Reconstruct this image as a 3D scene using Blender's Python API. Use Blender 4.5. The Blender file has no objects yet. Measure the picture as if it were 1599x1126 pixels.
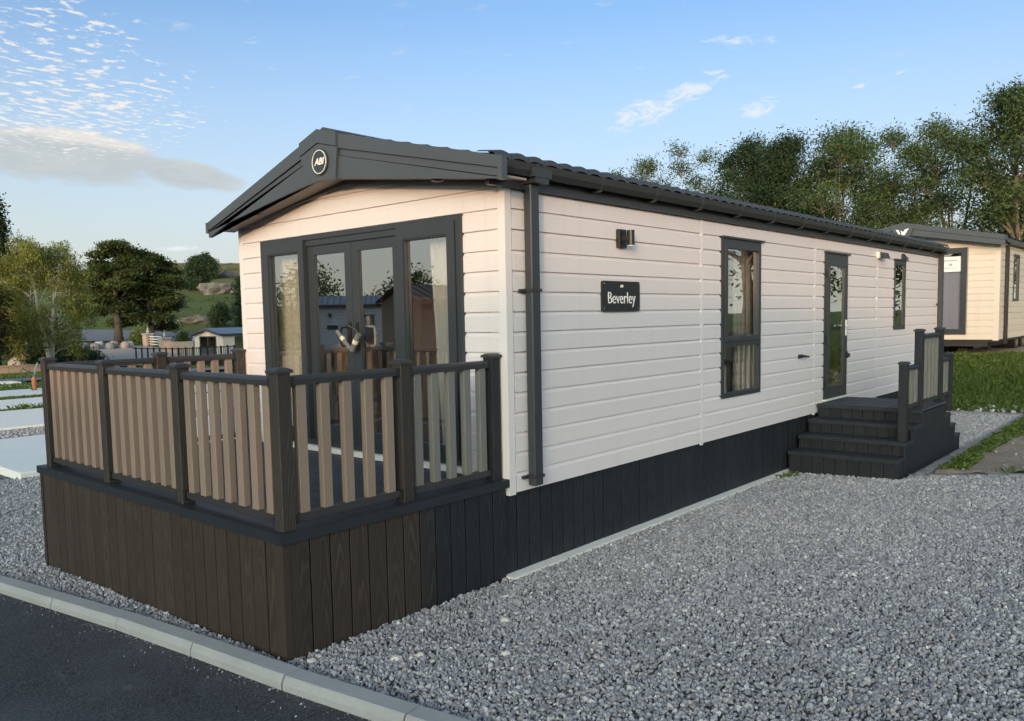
import bpy, bmesh, math, random
import numpy as np
from mathutils import Vector, Matrix

R = math.radians
random.seed(7)
rng = np.random.default_rng(11)
scene = bpy.context.scene
COL = scene.collection

# ------------------------------------------------------------------ camera
cam_d = bpy.data.cameras.new('camera')
cam = bpy.data.objects.new('camera', cam_d)
COL.objects.link(cam)
cam_d.sensor_width = 36.0
cam_d.lens = 36.0 * 1267.247 / 1599.0
cam_d.shift_x = 11.0 / 1599.0
cam_d.shift_y = 37.7 / 1599.0
cam_d.clip_start = 0.05
cam_d.clip_end = 6000
f_ = Vector((0.7456946, 0.6612239, -0.0819914)); r_ = Vector((0.6621021, -0.7491499, -0.0198781)); u_ = Vector((0.0745678, 0.0394637, 0.9964348))
M = Matrix((r_, u_, -f_)).transposed().to_4x4()
M.translation = Vector((-4.6031, -4.0537, 2.0040))
cam.matrix_world = M
scene.camera = cam

# ------------------------------------------------------------------ light
SUN_AZ, SUN_EL = 208.0, 7.0            # azimuth counter-clockwise from +X
EXPO, SKY = 1.82, 0.14
WHITE = 1.0 / (SKY * 2 ** EXPO)          # sky radiance that renders as full white
world = bpy.data.worlds.new('World')
scene.world = world
world.use_nodes = True
sun_d = bpy.data.lights.new('sun', 'SUN')
sun_d.energy = 0.46
sun_d.angle = R(0.55)
sun_d.color = (1.0, 0.52, 0.25)
sun = bpy.data.objects.new('sun', sun_d)
COL.objects.link(sun)
sd = Vector((math.cos(R(SUN_AZ)) * math.cos(R(SUN_EL)), math.sin(R(SUN_AZ)) * math.cos(R(SUN_EL)), math.sin(R(SUN_EL))))
sun.rotation_euler = sd.to_track_quat('Z', 'Y').to_euler()
sun.location = (-30, 10, 30)
vs = scene.view_settings
vs.view_transform = 'Standard'; vs.look = 'None'; vs.gamma = 1.0; vs.use_curve_mapping = False
vs.exposure = EXPO
try:
    scene.cycles.use_denoising = True
    scene.cycles.max_bounces = 8
    scene.cycles.transparent_max_bounces = 12
    scene.cycles.caustics_reflective = False
    scene.cycles.caustics_refractive = False
except Exception:
    pass


class NT:
    """tiny helper for wiring shader nodes"""
    def __init__(s, tree):
        s.t = tree; s.n = tree.nodes; s.l = tree.links
    def new(s, typ, **kw):
        n = s.n.new(typ)
        for k, v in kw.items():
            setattr(n, k, v)
        return n
    def link(s, a, b):
        s.l.new(a, b)
    def val(s, sock, v):
        if hasattr(v, 'is_output'):
            s.l.new(v, sock)
        else:
            sock.default_value = v
    def math(s, op, a, b=0.0, c=0.0, clamp=False):
        n = s.n.new('ShaderNodeMath'); n.operation = op; n.use_clamp = clamp
        s.val(n.inputs[0], a); s.val(n.inputs[1], b); s.val(n.inputs[2], c)
        return n.outputs[0]
    def mix(s, fac, a, b, mode='MIX'):
        n = s.n.new('ShaderNodeMix'); n.data_type = 'RGBA'; n.blend_type = mode
        s.val(n.inputs[0], fac)
        s.val(n.inputs[6], a if hasattr(a, 'is_output') else (*a[:3], 1.0))
        s.val(n.inputs[7], b if hasattr(b, 'is_output') else (*b[:3], 1.0))
        return n.outputs[2]
    def ss(s, x, a, b):
        n = s.n.new('ShaderNodeMapRange'); n.interpolation_type = 'SMOOTHSTEP'
        s.val(n.inputs[0], x); n.inputs[1].default_value = a; n.inputs[2].default_value = b
        n.inputs[3].default_value = 0; n.inputs[4].default_value = 1
        return n.outputs[0]
    def noise(s, vec, scale, detail=4.0, rough=0.55, dist=0.0):
        n = s.n.new('ShaderNodeTexNoise')
        if vec is not None: s.l.new(vec, n.inputs['Vector'])
        n.inputs['Scale'].default_value = scale; n.inputs['Detail'].default_value = detail
        n.inputs['Roughness'].default_value = rough; n.inputs['Distortion'].default_value = dist
        return n.outputs[0]
    def mapping(s, vec, scale=(1, 1, 1), loc=(0, 0, 0), rot=(0, 0, 0)):
        n = s.n.new('ShaderNodeMapping'); s.l.new(vec, n.inputs[0])
        n.inputs['Location'].default_value = loc; n.inputs['Rotation'].default_value = rot; n.inputs['Scale'].default_value = scale
        return n.outputs[0]


# ------------------------------------------------------------------ sky
def build_world():
    w = NT(world.node_tree)
    w.n.clear()
    out = w.new('ShaderNodeOutputWorld')
    bg = w.new('ShaderNodeBackground')
    sky = w.new('ShaderNodeTexSky')
    sky.sky_type = 'NISHITA'; sky.sun_disc = False
    sky.sun_elevation = R(SUN_EL); sky.sun_rotation = R(90 - SUN_AZ)
    sky.altitude = 100; sky.air_density = 0.40; sky.dust_density = 5.0; sky.ozone_density = 1.0
    tc = w.new('ShaderNodeTexCoord')
    d = tc.outputs['Generated']
    sep = w.new('ShaderNodeSeparateXYZ'); w.link(d, sep.inputs[0])
    x, y, z = sep.outputs
    az = w.math('DEGREES' if False else 'ARCTAN2', y, x)
    az = w.math('MULTIPLY', az, 57.29578)
    el = w.math('MULTIPLY', w.math('ARCSINE', z), 57.29578)
    zc = w.math('MAXIMUM', z, 0.03)
    comb = w.new('ShaderNodeCombineXYZ')
    w.link(w.math('DIVIDE', x, zc), comb.inputs[0]); w.link(w.math('DIVIDE', y, zc), comb.inputs[1])
    p = comb.outputs[0]
    combe = w.new('ShaderNodeCombineXYZ')
    w.link(az, combe.inputs[0]); w.link(el, combe.inputs[1])
    q = combe.outputs[0]

    def blob(a0, e0, ra, re, rot=0.0):
        da = w.math('SUBTRACT', az, a0); de = w.math('SUBTRACT', el, e0)
        c, s = math.cos(R(rot)), math.sin(R(rot))
        u = w.math('ADD', w.math('MULTIPLY', da, c / ra), w.math('MULTIPLY', de, s / ra))
        v = w.math('ADD', w.math('MULTIPLY', da, -s / re), w.math('MULTIPLY', de, c / re))
        r2 = w.math('ADD', w.math('MULTIPLY', u, u), w.math('MULTIPLY', v, v))
        return w.math('SUBTRACT', 1.0, r2, clamp=True)
    # a warm pale band low over the horizon: thin evening haze
    col = w.mix(1.0, sky.outputs[0], (0.86, 0.985, 0.94), 'MULTIPLY')
    low = w.math('POWER', w.math('SUBTRACT', 1.0, w.math('DIVIDE', w.math('MAXIMUM', el, 0.0), 20.0), clamp=True), 1.1)
    col = w.mix(w.math('MULTIPLY', low, 0.9), col, tuple(WHITE * k for k in (0.83, 0.84, 0.73)))
    # small broken puffs
    n1 = w.noise(w.mapping(p, scale=(14.5, 18.5, 1)), 1.0, 4.0, 0.58, 0.10)
    n2 = w.noise(w.mapping(p, scale=(1.6, 1.6, 1)), 1.0, 2.0)
    reg = w.math('MAXIMUM', blob(69.5, 13.2, 10.5, 3.6, -4), w.math('MULTIPLY', blob(71, 17.0, 8.0, 3.2), 0.75))
    reg = w.math('MULTIPLY', w.math('POWER', reg, 0.5), w.math('ADD', 0.35, w.math('MULTIPLY', n2, 1.1)))
    puff = w.math('MULTIPLY', w.ss(w.math('ADD', n1, w.math('MULTIPLY', reg, 0.20)), 0.665, 0.80), w.ss(reg, 0.05, 0.5))
    # grey bank
    n3 = w.noise(w.mapping(q, scale=(0.30, 0.95, 1)), 1.0, 5.0, 0.6, 0.4)
    bank = w.math('MAXIMUM', w.math('MAXIMUM', blob(69.5, 10.3, 7.5, 1.9, 3), blob(62.6, 9.6, 4.2, 1.05, 8)), blob(76, 10.2, 6.0, 1.9, 0))
    bank = w.ss(w.math('ADD', w.math('POWER', bank, 0.7), w.math('MULTIPLY', w.math('SUBTRACT', n3, 0.5), 1.5)), 0.15, 0.75)
    # bright edge on the upper rim of the bank
    bankcol = w.mix(w.ss(w.math('ADD', w.math('SUBTRACT', el, w.math('SUBTRACT', 10.6, w.math('MULTIPLY', w.math('SUBTRACT', 68.0, az), 0.07))), w.math('MULTIPLY', n3, 2.2)), 1.0, 2.3), w.mix(n3, tuple(WHITE * k for k in (.44, .49, .51)), tuple(WHITE * k for k in (.68, .71, .70))), tuple(WHITE * k for k in (.86, .81, .75)))
    # high wisps
    n4 = w.noise(w.mapping(q, scale=(0.55, 1.5, 1), rot=(0, 0, R(14))), 1.0, 9.0, 0.66, 1.2)
    wis = w.math('MAXIMUM', w.math('MAXIMUM', blob(31.7, 13.4, 3.0, 1.3, -18), blob(29.0, 14.4, 3.0, .9, -14)), blob(24.3, 13.2, 1.6, 0.7, -12))
    for a in ((18.0, 13.9, .75, .20, -10), (15.8, 14.35, .65, .18, -12), (25.3, 17.3, 3.2, .5, 4), (27, 15.5, 2.0, .35, 6), (58, 17.9, .8, .25, -8), (63, 4.9, 2.0, .30, 0)):
        wis = w.math('MAXIMUM', wis, w.math('MULTIPLY', blob(*a), 0.75))
    wis = w.math('MULTIPLY', w.ss(w.math('ADD', w.math('POWER', wis, 0.8), w.math('MULTIPLY', w.math('SUBTRACT', n4, 0.54), 3.4)), 0.30, 1.25), w.ss(wis, 0.0, 0.35))
    col = w.mix(w.math('MULTIPLY', bank, 0.88), col, bankcol)
    col = w.mix(w.math('MULTIPLY', puff, 0.9), col, tuple(WHITE * k for k in (.93, .90, .85)))
    col = w.mix(w.math('MULTIPLY', wis, 0.85), col, tuple(WHITE * k for k in (.88, .90, .91)))
    w.link(col, bg.inputs[0])
    bg.inputs[1].default_value = SKY
    w.link(bg.outputs[0], out.inputs[0])


build_world()


# ------------------------------------------------------------------ materials
def base_mat(name):
    m = bpy.data.materials.new(name); m.use_nodes = True
    t = NT(m.node_tree); t.n.clear()
    out = t.new('ShaderNodeOutputMaterial')
    b = t.new('ShaderNodeBsdfPrincipled')
    t.link(b.outputs[0], out.inputs[0])
    return m, t, b, out


def bump(t, b, h, strength=0.3, dist=0.01):
    n = t.new('ShaderNodeBump'); n.inputs['Strength'].default_value = strength; n.inputs['Distance'].default_value = dist
    t.link(h, n.inputs['Height']); t.link(n.outputs[0], b.inputs['Normal'])


def obj_coord(t):
    return t.new('ShaderNodeTexCoord').outputs['Object']


def world_pos(t):
    return t.new('ShaderNodeNewGeometry').outputs['Position']


def rand(t):
    return t.new('ShaderNodeObjectInfo').outputs['Random']


def plain(name, col, rough=0.5, var=0.12, scale=6.0, stretch=(1, 1, 1), bmp=0.0, metal=0.0, spec=0.5, objvar=0.0):
    m, t, b, o = base_mat(name)
    v = t.mapping(world_pos(t) if True else obj_coord(t), scale=stretch)
    n = t.noise(v, scale, 5.0, 0.6)
    c = t.mix(n, [k * (1 - var) for k in col], [min(1, k * (1 + var)) for k in col])
    if objvar:
        r = rand(t)
        c = t.mix(1.0, c, t.mix(r, (1 - objvar,) * 3, (1 + objvar,) * 3), 'MULTIPLY')
    t.link(c, b.inputs['Base Color'])
    b.inputs['Metallic'].default_value = metal
    b.inputs['Specular IOR Level'].default_value = spec
    t.val(b.inputs['Roughness'], t.math('ADD', rough - 0.06, t.math('MULTIPLY', n, 0.12)))
    if bmp:
        bump(t, b, t.noise(v, scale * 8, 4.0), bmp, 0.004)
    return m


def siding_mat(name, col):
    m, t, b, o = base_mat(name)
    p = world_pos(t)
    g = t.noise(t.mapping(p, scale=(3.0, 3.0, 90.0)), 1.0, 4.0, 0.6, 0.6)
    big = t.noise(t.mapping(p, scale=(.6, .6, 1.2)), 1.0, 3.0)
    r = rand(t)
    c = t.mix(t.math('MULTIPLY', g, 0.7), [k * 1.03 for k in col], [k * 0.93 for k in col])
    c = t.mix(t.math('MULTIPLY', big, 0.35), c, [k * s for k, s in zip(col, (0.93, 0.93, 0.94))])
    c = t.mix(1.0, c, t.mix(r, (0.975,) * 3, (1.02,) * 3), 'MULTIPLY')
    runs = t.noise(t.mapping(p, scale=(9.0, 9.0, 0.35)), 1.0, 4.0, 0.6)
    c = t.mix(t.math('MULTIPLY', t.ss(runs, 0.52, 0.80), 0.30), c, [k * s_ for k, s_ in zip(col, (0.80, 0.79, 0.76))])
    t.link(c, b.inputs['Base Color'])
    b.inputs['Roughness'].default_value = 0.42
    b.inputs['Specular IOR Level'].default_value = 0.35
    bump(t, b, g, 0.35, 0.0025)
    return m


def composite_mat(name, col, grain=True, horiz=False):
    """wood-effect composite plank: grain runs along local z (or the long axis)"""
    m, t, b, o = base_mat(name)
    oc = obj_coord(t)
    r = rand(t)
    sep = t.new('ShaderNodeSeparateXYZ'); t.link(oc, sep.inputs[0])
    xx, yy, zz = sep.outputs
    off = t.math('MULTIPLY', r, 37.0)
    comb = t.new('ShaderNodeCombineXYZ')
    t.val(comb.inputs[0], t.math('MULTIPLY', t.math('ADD', xx, yy), 9.0)); t.val(comb.inputs[1], off); t.val(comb.inputs[2], t.math('MULTIPLY', zz, 1.1))
    n = t.noise(comb.outputs[0], 1.0, 3.0, 0.5)
    xs = t.math('ADD', t.math('ADD', xx, yy), t.math('MULTIPLY', t.math('SUBTRACT', r, 0.5), 0.05))
    fld = t.math('ADD', t.math('MULTIPLY', t.math('MULTIPLY', xs, xs), 330.0), t.math('MULTIPLY', zz, 2.6))
    fld = t.math('ADD', fld, t.math('MULTIPLY', n, 3.2))
    ring = t.math('SINE', t.math('MULTIPLY', fld, 11.0))
    ring = t.ss(ring, 0.1, 0.95)
    fine = t.noise(t.mapping(oc, scale=(160, 160, 6)), 1.0, 3.0, 0.6)
    mask = t.ss(t.noise(t.mapping(comb.outputs[0], scale=(.3, 1, .8), loc=(5, 3, 2)), 1.0, 2.0), 0.38, 0.62)
    ring = t.math('MULTIPLY', ring, t.math('ADD', 0.35, t.math('MULTIPLY', mask, 0.65)))
    c = t.mix(fine, [k * 0.80 for k in col], [k * 1.25 for k in col])
    if grain:
        c = t.mix(t.math('MULTIPLY', ring, 0.6), c, [k * 2.3 for k in col])
    c = t.mix(1.0, c, t.mix(r, (0.90,) * 3, (1.1,) * 3), 'MULTIPLY')
    dust = t.noise(world_pos(t), 2.3, 5.0, 0.65)
    c = t.mix(t.math('MULTIPLY', t.ss(dust, 0.52, 0.8), 0.10), c, (0.10, 0.095, 0.09))
    t.link(c, b.inputs['Base Color'])
    b.inputs['Roughness'].default_value = 0.60
    b.inputs['Specular IOR Level'].default_value = 0.35
    h = t.math('ADD', t.math('MULTIPLY', fine, 0.5), t.math('MULTIPLY', ring, 0.6 if grain else 0.0))
    bump(t, b, h, 0.45, 0.003)
    return m


def glass_mat(name, tint=(1, 1, 1), refl=1.0):
    m = bpy.data.materials.new(name); m.use_nodes = True
    t = NT(m.node_tree); t.n.clear()
    out = t.new('ShaderNodeOutputMaterial')
    tr = t.new('ShaderNodeBsdfTransparent'); tr.inputs[0].default_value = (*tint, 1)
    gl = t.new('ShaderNodeBsdfGlossy'); gl.inputs['Roughness'].default_value = 0.0
    wob = t.noise(t.mapping(world_pos(t), scale=(1.4, 1.4, 0.9)), 1.0, 1.0)
    bn = t.new('ShaderNodeBump'); bn.inputs['Strength'].default_value = 0.012; bn.inputs['Distance'].default_value = 0.05
    t.link(wob, bn.inputs['Height']); t.link(bn.outputs[0], gl.inputs['Normal'])
    fr = t.new('ShaderNodeFresnel'); fr.inputs[0].default_value = 1.52
    k = t.math('MULTIPLY_ADD', fr.outputs[0], 1.6 * refl, 0.43 * refl, clamp=True)
    bf = t.new('ShaderNodeNewGeometry').outputs['Backfacing']
    k = t.math('MULTIPLY', k, t.math('SUBTRACT', 1.0, bf))
    mx = t.new('ShaderNodeMixShader')
    t.link(k, mx.inputs[0]); t.link(tr.outputs[0], mx.inputs[1]); t.link(gl.outputs[0], mx.inputs[2])
    t.link(mx.outputs[0], out.inputs[0])
    return m


def leaf_mat(name, dark, light, trans=0.35):
    m = bpy.data.materials.new(name); m.use_nodes = True
    t = NT(m.node_tree); t.n.clear()
    out = t.new('ShaderNodeOutputMaterial')
    at = t.new('ShaderNodeAttribute'); at.attribute_name = 'tint'
    c = t.mix(at.outputs['Fac'], dark, light)
    b = t.new('ShaderNodeBsdfPrincipled'); b.inputs['Roughness'].default_value = 0.55; b.inputs['Specular IOR Level'].default_value = 0.3
    t.link(c, b.inputs['Base Color'])
    tl = t.new('ShaderNodeBsdfTranslucent')
    t.link(t.mix(1.0, c, (1.1, 1.15, 0.55), 'MULTIPLY'), tl.inputs[0])
    mx = t.new('ShaderNodeMixShader'); mx.inputs[0].default_value = trans
    t.link(b.outputs[0], mx.inputs[1]); t.link(tl.outputs[0], mx.inputs[2]); t.link(mx.outputs[0], out.inputs[0])
    return m


def asphalt_mat(name, col):
    m, t, b, o = base_mat(name)
    p = world_pos(t)
    n = t.noise(p, 160.0, 3.0, 0.7)
    vor = t.new('ShaderNodeTexVoronoi'); t.link(p, vor.inputs['Vector']); vor.inputs['Scale'].default_value = 110.0
    big = t.noise(p, 1.3, 6.0, 0.65)
    mid = t.noise(t.mapping(p, scale=(6, 2.4, 1), rot=(0, 0, R(10))), 1.0, 5.0, 0.7, 0.4)
    c = t.mix(n, [k * 0.45 for k in col], [k * 1.7 for k in col])
    g2 = t.noise(p, 62.0, 3.0, 0.75)
    c = t.mix(t.ss(g2, 0.30, 0.70), [k * 0.25 for k in col], t.mix(n, [k * 1.0 for k in col], [k * 2.4 for k in col]))
    c = t.mix(t.math('MULTIPLY', t.ss(big, 0.42, 0.70), 0.6), c, [k * 1.75 for k in col])
    c = t.mix(t.math('MULTIPLY', t.ss(mid, 0.58, 0.72), 0.42), c, (0.16, 0.16, 0.165))
    sp = t.noise(p, 75.0, 1.0)
    c = t.mix(t.math('MULTIPLY', t.ss(sp, 0.72, 0.78), 0.6), c, (0.30, 0.29, 0.27))
    t.link(c, b.inputs['Base Color'])
    b.inputs['Roughness'].default_value = 0.78
    b.inputs['Specular IOR Level'].default_value = 0.35
    bump(t, b, t.math('ADD', vor.outputs[0], t.math('MULTIPLY', n, 0.6)), 0.55, 0.006)
    return m


def concrete_mat(name, col, var=0.15):
    m, t, b, o = base_mat(name)
    p = world_pos(t)
    n = t.noise(p, 1.5, 7.0, 0.65); n2 = t.noise(p, 45.0, 4.0, 0.7)
    c = t.mix(n, [k * (1 - var) for k in col], [k * (1 + var) for k in col])
    c = t.mix(t.math('MULTIPLY', t.ss(n2, 0.5, 0.8), 0.35), c, [k * 0.62 for k in col])
    t.link(c, b.inputs['Base Color']); b.inputs['Roughness'].default_value = 0.85
    bump(t, b, n2, 0.4, 0.004)
    return m


def ground_mat():
    m, t, b, o = base_mat('meadow_grass')
    p = world_pos(t)
    n = t.noise(p, 0.35, 6.0, 0.6); n2 = t.noise(p, 14.0, 5.0, 0.7); n3 = t.noise(p, 0.045, 5.0, 0.6, 0.4)
    c = t.mix(n, (0.075, 0.120, 0.034), (0.150, 0.185, 0.055))
    c = t.mix(t.math('MULTIPLY', n2, 0.6), c, (0.050, 0.080, 0.024))
    sep = t.new('ShaderNodeSeparateXYZ'); t.link(p, sep.inputs[0])
    high = t.ss(sep.outputs[2], 9.0, 17.0)
    c = t.mix(t.math('MULTIPLY', high, t.math('ADD', 0.45, t.math('MULTIPLY', n3, 0.6))), c, (0.23, 0.185, 0.085))
    c = t.mix(t.math('MULTIPLY', t.ss(n3, 0.50, 0.66), 0.6), c, (0.17, 0.155, 0.06))
    t.link(c, b.inputs['Base Color']); b.inputs['Roughness'].default_value = 0.9
    b.inputs['Specular IOR Level'].default_value = 0.15
    bump(t, b, t.math('ADD', n2, t.noise(p, 60.0, 3.0)), 0.8, 0.05)
    return m


def soil_mat():
    m, t, b, o = base_mat('bare_soil')
    p = world_pos(t)
    n = t.noise(p, 1.6, 7.0, 0.65); n2 = t.noise(p, 22.0, 5.0, 0.7)
    c = t.mix(n, (0.20, 0.155, 0.125), (0.42, 0.35, 0.285))
    c = t.mix(t.math('MULTIPLY', t.ss(n2, 0.62, 0.78), 0.6), c, (0.26, 0.23, 0.19))
    g = t.noise(t.mapping(p, loc=(7, 3, 0)), 0.9, 6.0, 0.65)
    c = t.mix(t.math('MULTIPLY', t.ss(g, 0.66, 0.74), 0.6), c, (0.055, 0.082, 0.024))
    t.link(c, b.inputs['Base Color']); b.inputs['Roughness'].default_value = 0.95
    bump(t, b, t.math('ADD', n2, n), 0.9, 0.04)
    return m


def gravel_base_mat():
    m, t, b, o = base_mat('gravel_bed')
    p = world_pos(t)
    v = t.new('ShaderNodeTexVoronoi'); t.link(p, v.inputs['Vector']); v.inputs['Scale'].default_value = 34.0
    cr = t.new('ShaderNodeSeparateColor'); t.link(v.outputs['Color'], cr.inputs[0])
    c = t.mix(cr.outputs[0], (0.075, 0.075, 0.080), (0.24, 0.235, 0.235))
    c = t.mix(t.ss(cr.outputs[1], 0.93, 0.96), c, (0.50, 0.48, 0.45))
    c = t.mix(t.math('MULTIPLY', t.ss(v.outputs['Distance'], 0.35, 0.75), 0.7), c, (0.045, 0.045, 0.048))
    t.link(c, b.inputs['Base Color']); b.inputs['Roughness'].default_value = 0.85
    bump(t, b, t.math('SUBTRACT', 1.0, v.outputs['Distance']), 1.0, 0.02)
    return m


def stone_mat():
    m, t, b, o = base_mat('gravel_stone')
    r = rand(t)
    cr = t.new('ShaderNodeValToRGB'); t.link(r, cr.inputs[0])
    e = cr.color_ramp.elements
    e[0].position = 0.0; e[0].color = (0.19, 0.195, 0.21, 1)
    e[1].position = 1.0; e[1].color = (0.60, 0.59, 0.57, 1)
    for pos, c in ((0.30, (0.250, 0.259, 0.292)), (0.55, (0.320, 0.329, 0.360)), (0.74, (0.394, 0.404, 0.435)), (0.80, (0.360, 0.315, 0.317)), (0.88, (0.441, 0.451, 0.478)), (0.975, (0.48, 0.49, 0.51)), (0.992, (0.66, 0.655, 0.65))):
        k = e.new(pos); k.color = (*c, 1)
    n = t.noise(world_pos(t), 70.0, 4.0, 0.7)
    pt = t.noise(world_pos(t), 0.55, 4.0, 0.6)
    c = t.mix(1.0, cr.outputs[0], t.mix(n, (0.74,) * 3, (1.22,) * 3), 'MULTIPLY')
    c = t.mix(1.0, c, t.mix(pt, (0.80, 0.81, 0.83), (1.2, 1.18, 1.16)), 'MULTIPLY')
    t.link(c, b.inputs['Base Color']); b.inputs['Roughness'].default_value = 0.72
    b.inputs['Specular IOR Level'].default_value = 0.4
    return m


def bark_mat(name, col, birch=False):
    m, t, b, o = base_mat(name)
    p = world_pos(t)
    n = t.noise(t.mapping(p, scale=(9, 9, 2.2)), 1.0, 6.0, 0.7)
    c = t.mix(n, [k * 0.55 for k in col], [k * 1.4 for k in col])
    if birch:
        k = t.noise(t.mapping(p, scale=(2.2, 2.2, 5.0)), 1.0, 4.0, 0.7)
        c = t.mix(t.ss(k, 0.56, 0.62), c, (0.06, 0.05, 0.045))
    t.link(c, b.inputs['Base Color']); b.inputs['Roughness'].default_value = 0.85
    bump(t, b, n, 0.7, 0.03)
    return m


def rock_mat(name, col):
    m, t, b, o = base_mat(name)
    p = world_pos(t)
    n = t.noise(t.mapping(p, scale=(1, 1, .5)), 0.8, 8.0, 0.7)
    n2 = t.noise(p, 0.35, 4.0)
    c = t.mix(t.ss(n, .3, .7), [k * 0.45 for k in col], [k * 1.3 for k in col])
    c = t.mix(t.math('MULTIPLY', t.ss(n2, .5, .7), .55), c, (.075, .085, .03))
    t.link(c, b.inputs['Base Color']); b.inputs['Roughness'].default_value = 0.9
    bump(t, b, n, 1.0, 0.4)
    return m


def plaid_mat():
    m, t, b, o = base_mat('plaid_cloth')
    p = obj_coord(t)
    s = t.new('ShaderNodeSeparateXYZ'); t.link(p, s.inputs[0])
    def band(v, k, w):
        fr = t.math('FRACT', t.math('MULTIPLY', v, k))
        return t.math('LESS_THAN', fr, w)
    a = t.math('ADD', band(s.outputs[0], 11.0, 0.28), band(s.outputs[2], 7.0, 0.28))
    a2 = t.math('ADD', band(s.outputs[0], 33.0, 0.18), band(s.outputs[2], 21.0, 0.18))
    c = t.mix(t.math('MULTIPLY', a, 0.40), (0.60, 0.58, 0.52), (0.27, 0.26, 0.23))
    c = t.mix(t.math('MULTIPLY', a2, 0.16), c, (0.20, 0.19, 0.17))
    t.link(c, b.inputs['Base Color']); b.inputs['Roughness'].default_value = 0.9
    return m


MAT = {}
MAT['siding'] = siding_mat('cream_siding', (0.72, 0.675, 0.69))
MAT['siding_far'] = siding_mat('peach_siding', (0.66, 0.60, 0.53))
MAT['trim'] = plain('cream_trim', (0.73, 0.685, 0.695), 0.4, 0.05, 2.0)
MAT['anthracite'] = plain('anthracite_pvc', (0.034, 0.040, 0.048), 0.38, 0.12, 3.0, bmp=0.05)
MAT['fascia'] = plain('grey_fascia', (0.060, 0.072, 0.086), 0.42, 0.10, 2.0, bmp=0.05)
MAT['gutter'] = plain('dark_gutter', (0.030, 0.032, 0.036), 0.33, 0.15, 3.0)
MAT['black'] = plain('black_plastic', (0.014, 0.014, 0.015), 0.4, 0.1)
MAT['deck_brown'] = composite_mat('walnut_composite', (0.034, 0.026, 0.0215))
MAT['deck_toned'] = composite_mat('toned_walnut_composite', (0.0215, 0.0195, 0.0205))  # in-between step of the painted toning on the walnut side planks
MAT['deck_char'] = composite_mat('charcoal_composite', (0.0125, 0.0155, 0.0205))  # skirting and step tone; also painted toning on walnut deck planks
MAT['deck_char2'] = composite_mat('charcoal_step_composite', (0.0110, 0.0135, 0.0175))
MAT['deck_floor'] = composite_mat('grey_deck_board', (0.047, 0.055, 0.066), grain=False)
MAT['deck_trim'] = plain('charcoal_edge_trim', (0.016, 0.021, 0.027), 0.5, 0.2, 5.0, bmp=0.2)
MAT['post'] = composite_mat('dark_post', (0.034, 0.029, 0.026))
MAT['post_char'] = composite_mat('charcoal_post', (0.014, 0.016, 0.020))
MAT['rail'] = plain('dark_rail', (0.037, 0.037, 0.039), 0.42, 0.15, 4.0, bmp=0.12)
MAT['baluster'] = plain('tan_baluster', (0.250, 0.188, 0.152), 0.5, 0.09, 5.0, (1, 1, .4), bmp=0.1, objvar=0.06)
MAT['baluster_grey'] = plain('grey_baluster', (0.165, 0.160, 0.148), 0.5, 0.09, 5.0, (1, 1, .4), bmp=0.1, objvar=0.06)
MAT['glass'] = glass_mat('window_glass')
MAT['glass_dark'] = glass_mat('tinted_glass', (0.80, 0.88, 0.84), 0.9)
MAT['inner'] = plain('cream_lining', (0.48, 0.43, 0.35), 0.6, 0.05)
MAT['inner_floor'] = plain('oak_floor', (0.22, 0.14, 0.08), 0.5, 0.25, 5.0)
MAT['curtain'] = plain('cream_curtain', (0.88, 0.82, 0.66), 0.9, 0.05)
MAT['voile'] = plain('white_voile', (0.82, 0.81, 0.75), 0.9, 0.04)
MAT['plaid'] = plaid_mat()
MAT['sofa'] = plain('tan_fabric', (0.20, 0.135, 0.085), 0.85, 0.12, 20)
MAT['sofa_dark'] = plain('dark_fabric', (0.045, 0.047, 0.055), 0.85, 0.12, 20)
MAT['wood'] = plain('warm_wood', (0.30, 0.17, 0.075), 0.5, 0.25, 6, (1, 1, 6))
MAT['chrome'] = plain('polished_handle', (0.65, 0.64, 0.60), 0.22, 0.05, metal=0.9)
MAT['white'] = plain('white_plastic', (0.78, 0.77, 0.73), 0.4, 0.04)
MAT['letter'] = plain('white_letter', (0.82, 0.82, 0.80), 0.5, 0.02)
MAT['plaque'] = plain('slate_plaque', (0.016, 0.017, 0.019), 0.45, 0.3, 20)
MAT['tube'] = plain('grey_foam_tube', (0.16, 0.145, 0.14), 0.7, 0.1)
MAT['tape'] = plain('cream_tape', (0.70, 0.63, 0.48), 0.5, 0.05)
MAT['roof'] = plain('dark_roof_sheet', (0.050, 0.054, 0.062), 0.4, 0.15, 3.0)
MAT['soffit'] = plain('taupe_soffit', (0.27, 0.235, 0.21), 0.5, 0.06)
MAT['concrete'] = concrete_mat('slab_concrete', (0.78, 0.775, 0.74))
MAT['pad'] = concrete_mat('pad_concrete', (0.80, 0.81, 0.77), 0.07)
MAT['kerb'] = concrete_mat('kerb_concrete', (0.33, 0.345, 0.35), 0.30)
MAT['paver'] = concrete_mat('paver_concrete', (0.22, 0.225, 0.23), 0.2)
MAT['asphalt'] = asphalt_mat('asphalt', (0.050, 0.054, 0.060))
MAT['tarmac'] = plain('far_tarmac', (0.16, 0.17, 0.19), 0.8, 0.12, 1.0)
MAT['yard'] = plain('pale_yard', (0.36, 0.32, 0.29), 0.9, 0.15, 0.7)
MAT['ground'] = ground_mat()
MAT['soil'] = soil_mat()
MAT['gravel'] = gravel_base_mat()
MAT['stone'] = stone_mat()
MAT['pale_stone'] = plain('pale_limestone', (0.58, 0.56, 0.51), 0.8, 0.15, 40)
MAT['rock'] = rock_mat('grey_rock', (0.20, 0.19, 0.175))
MAT['bark'] = bark_mat('brown_bark', (0.21, 0.17, 0.125))
MAT['bark_dark'] = bark_mat('dark_bark', (0.060, 0.050, 0.042))
MAT['birch'] = bark_mat('birch_bark', (0.58, 0.53, 0.45), True)
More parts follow.
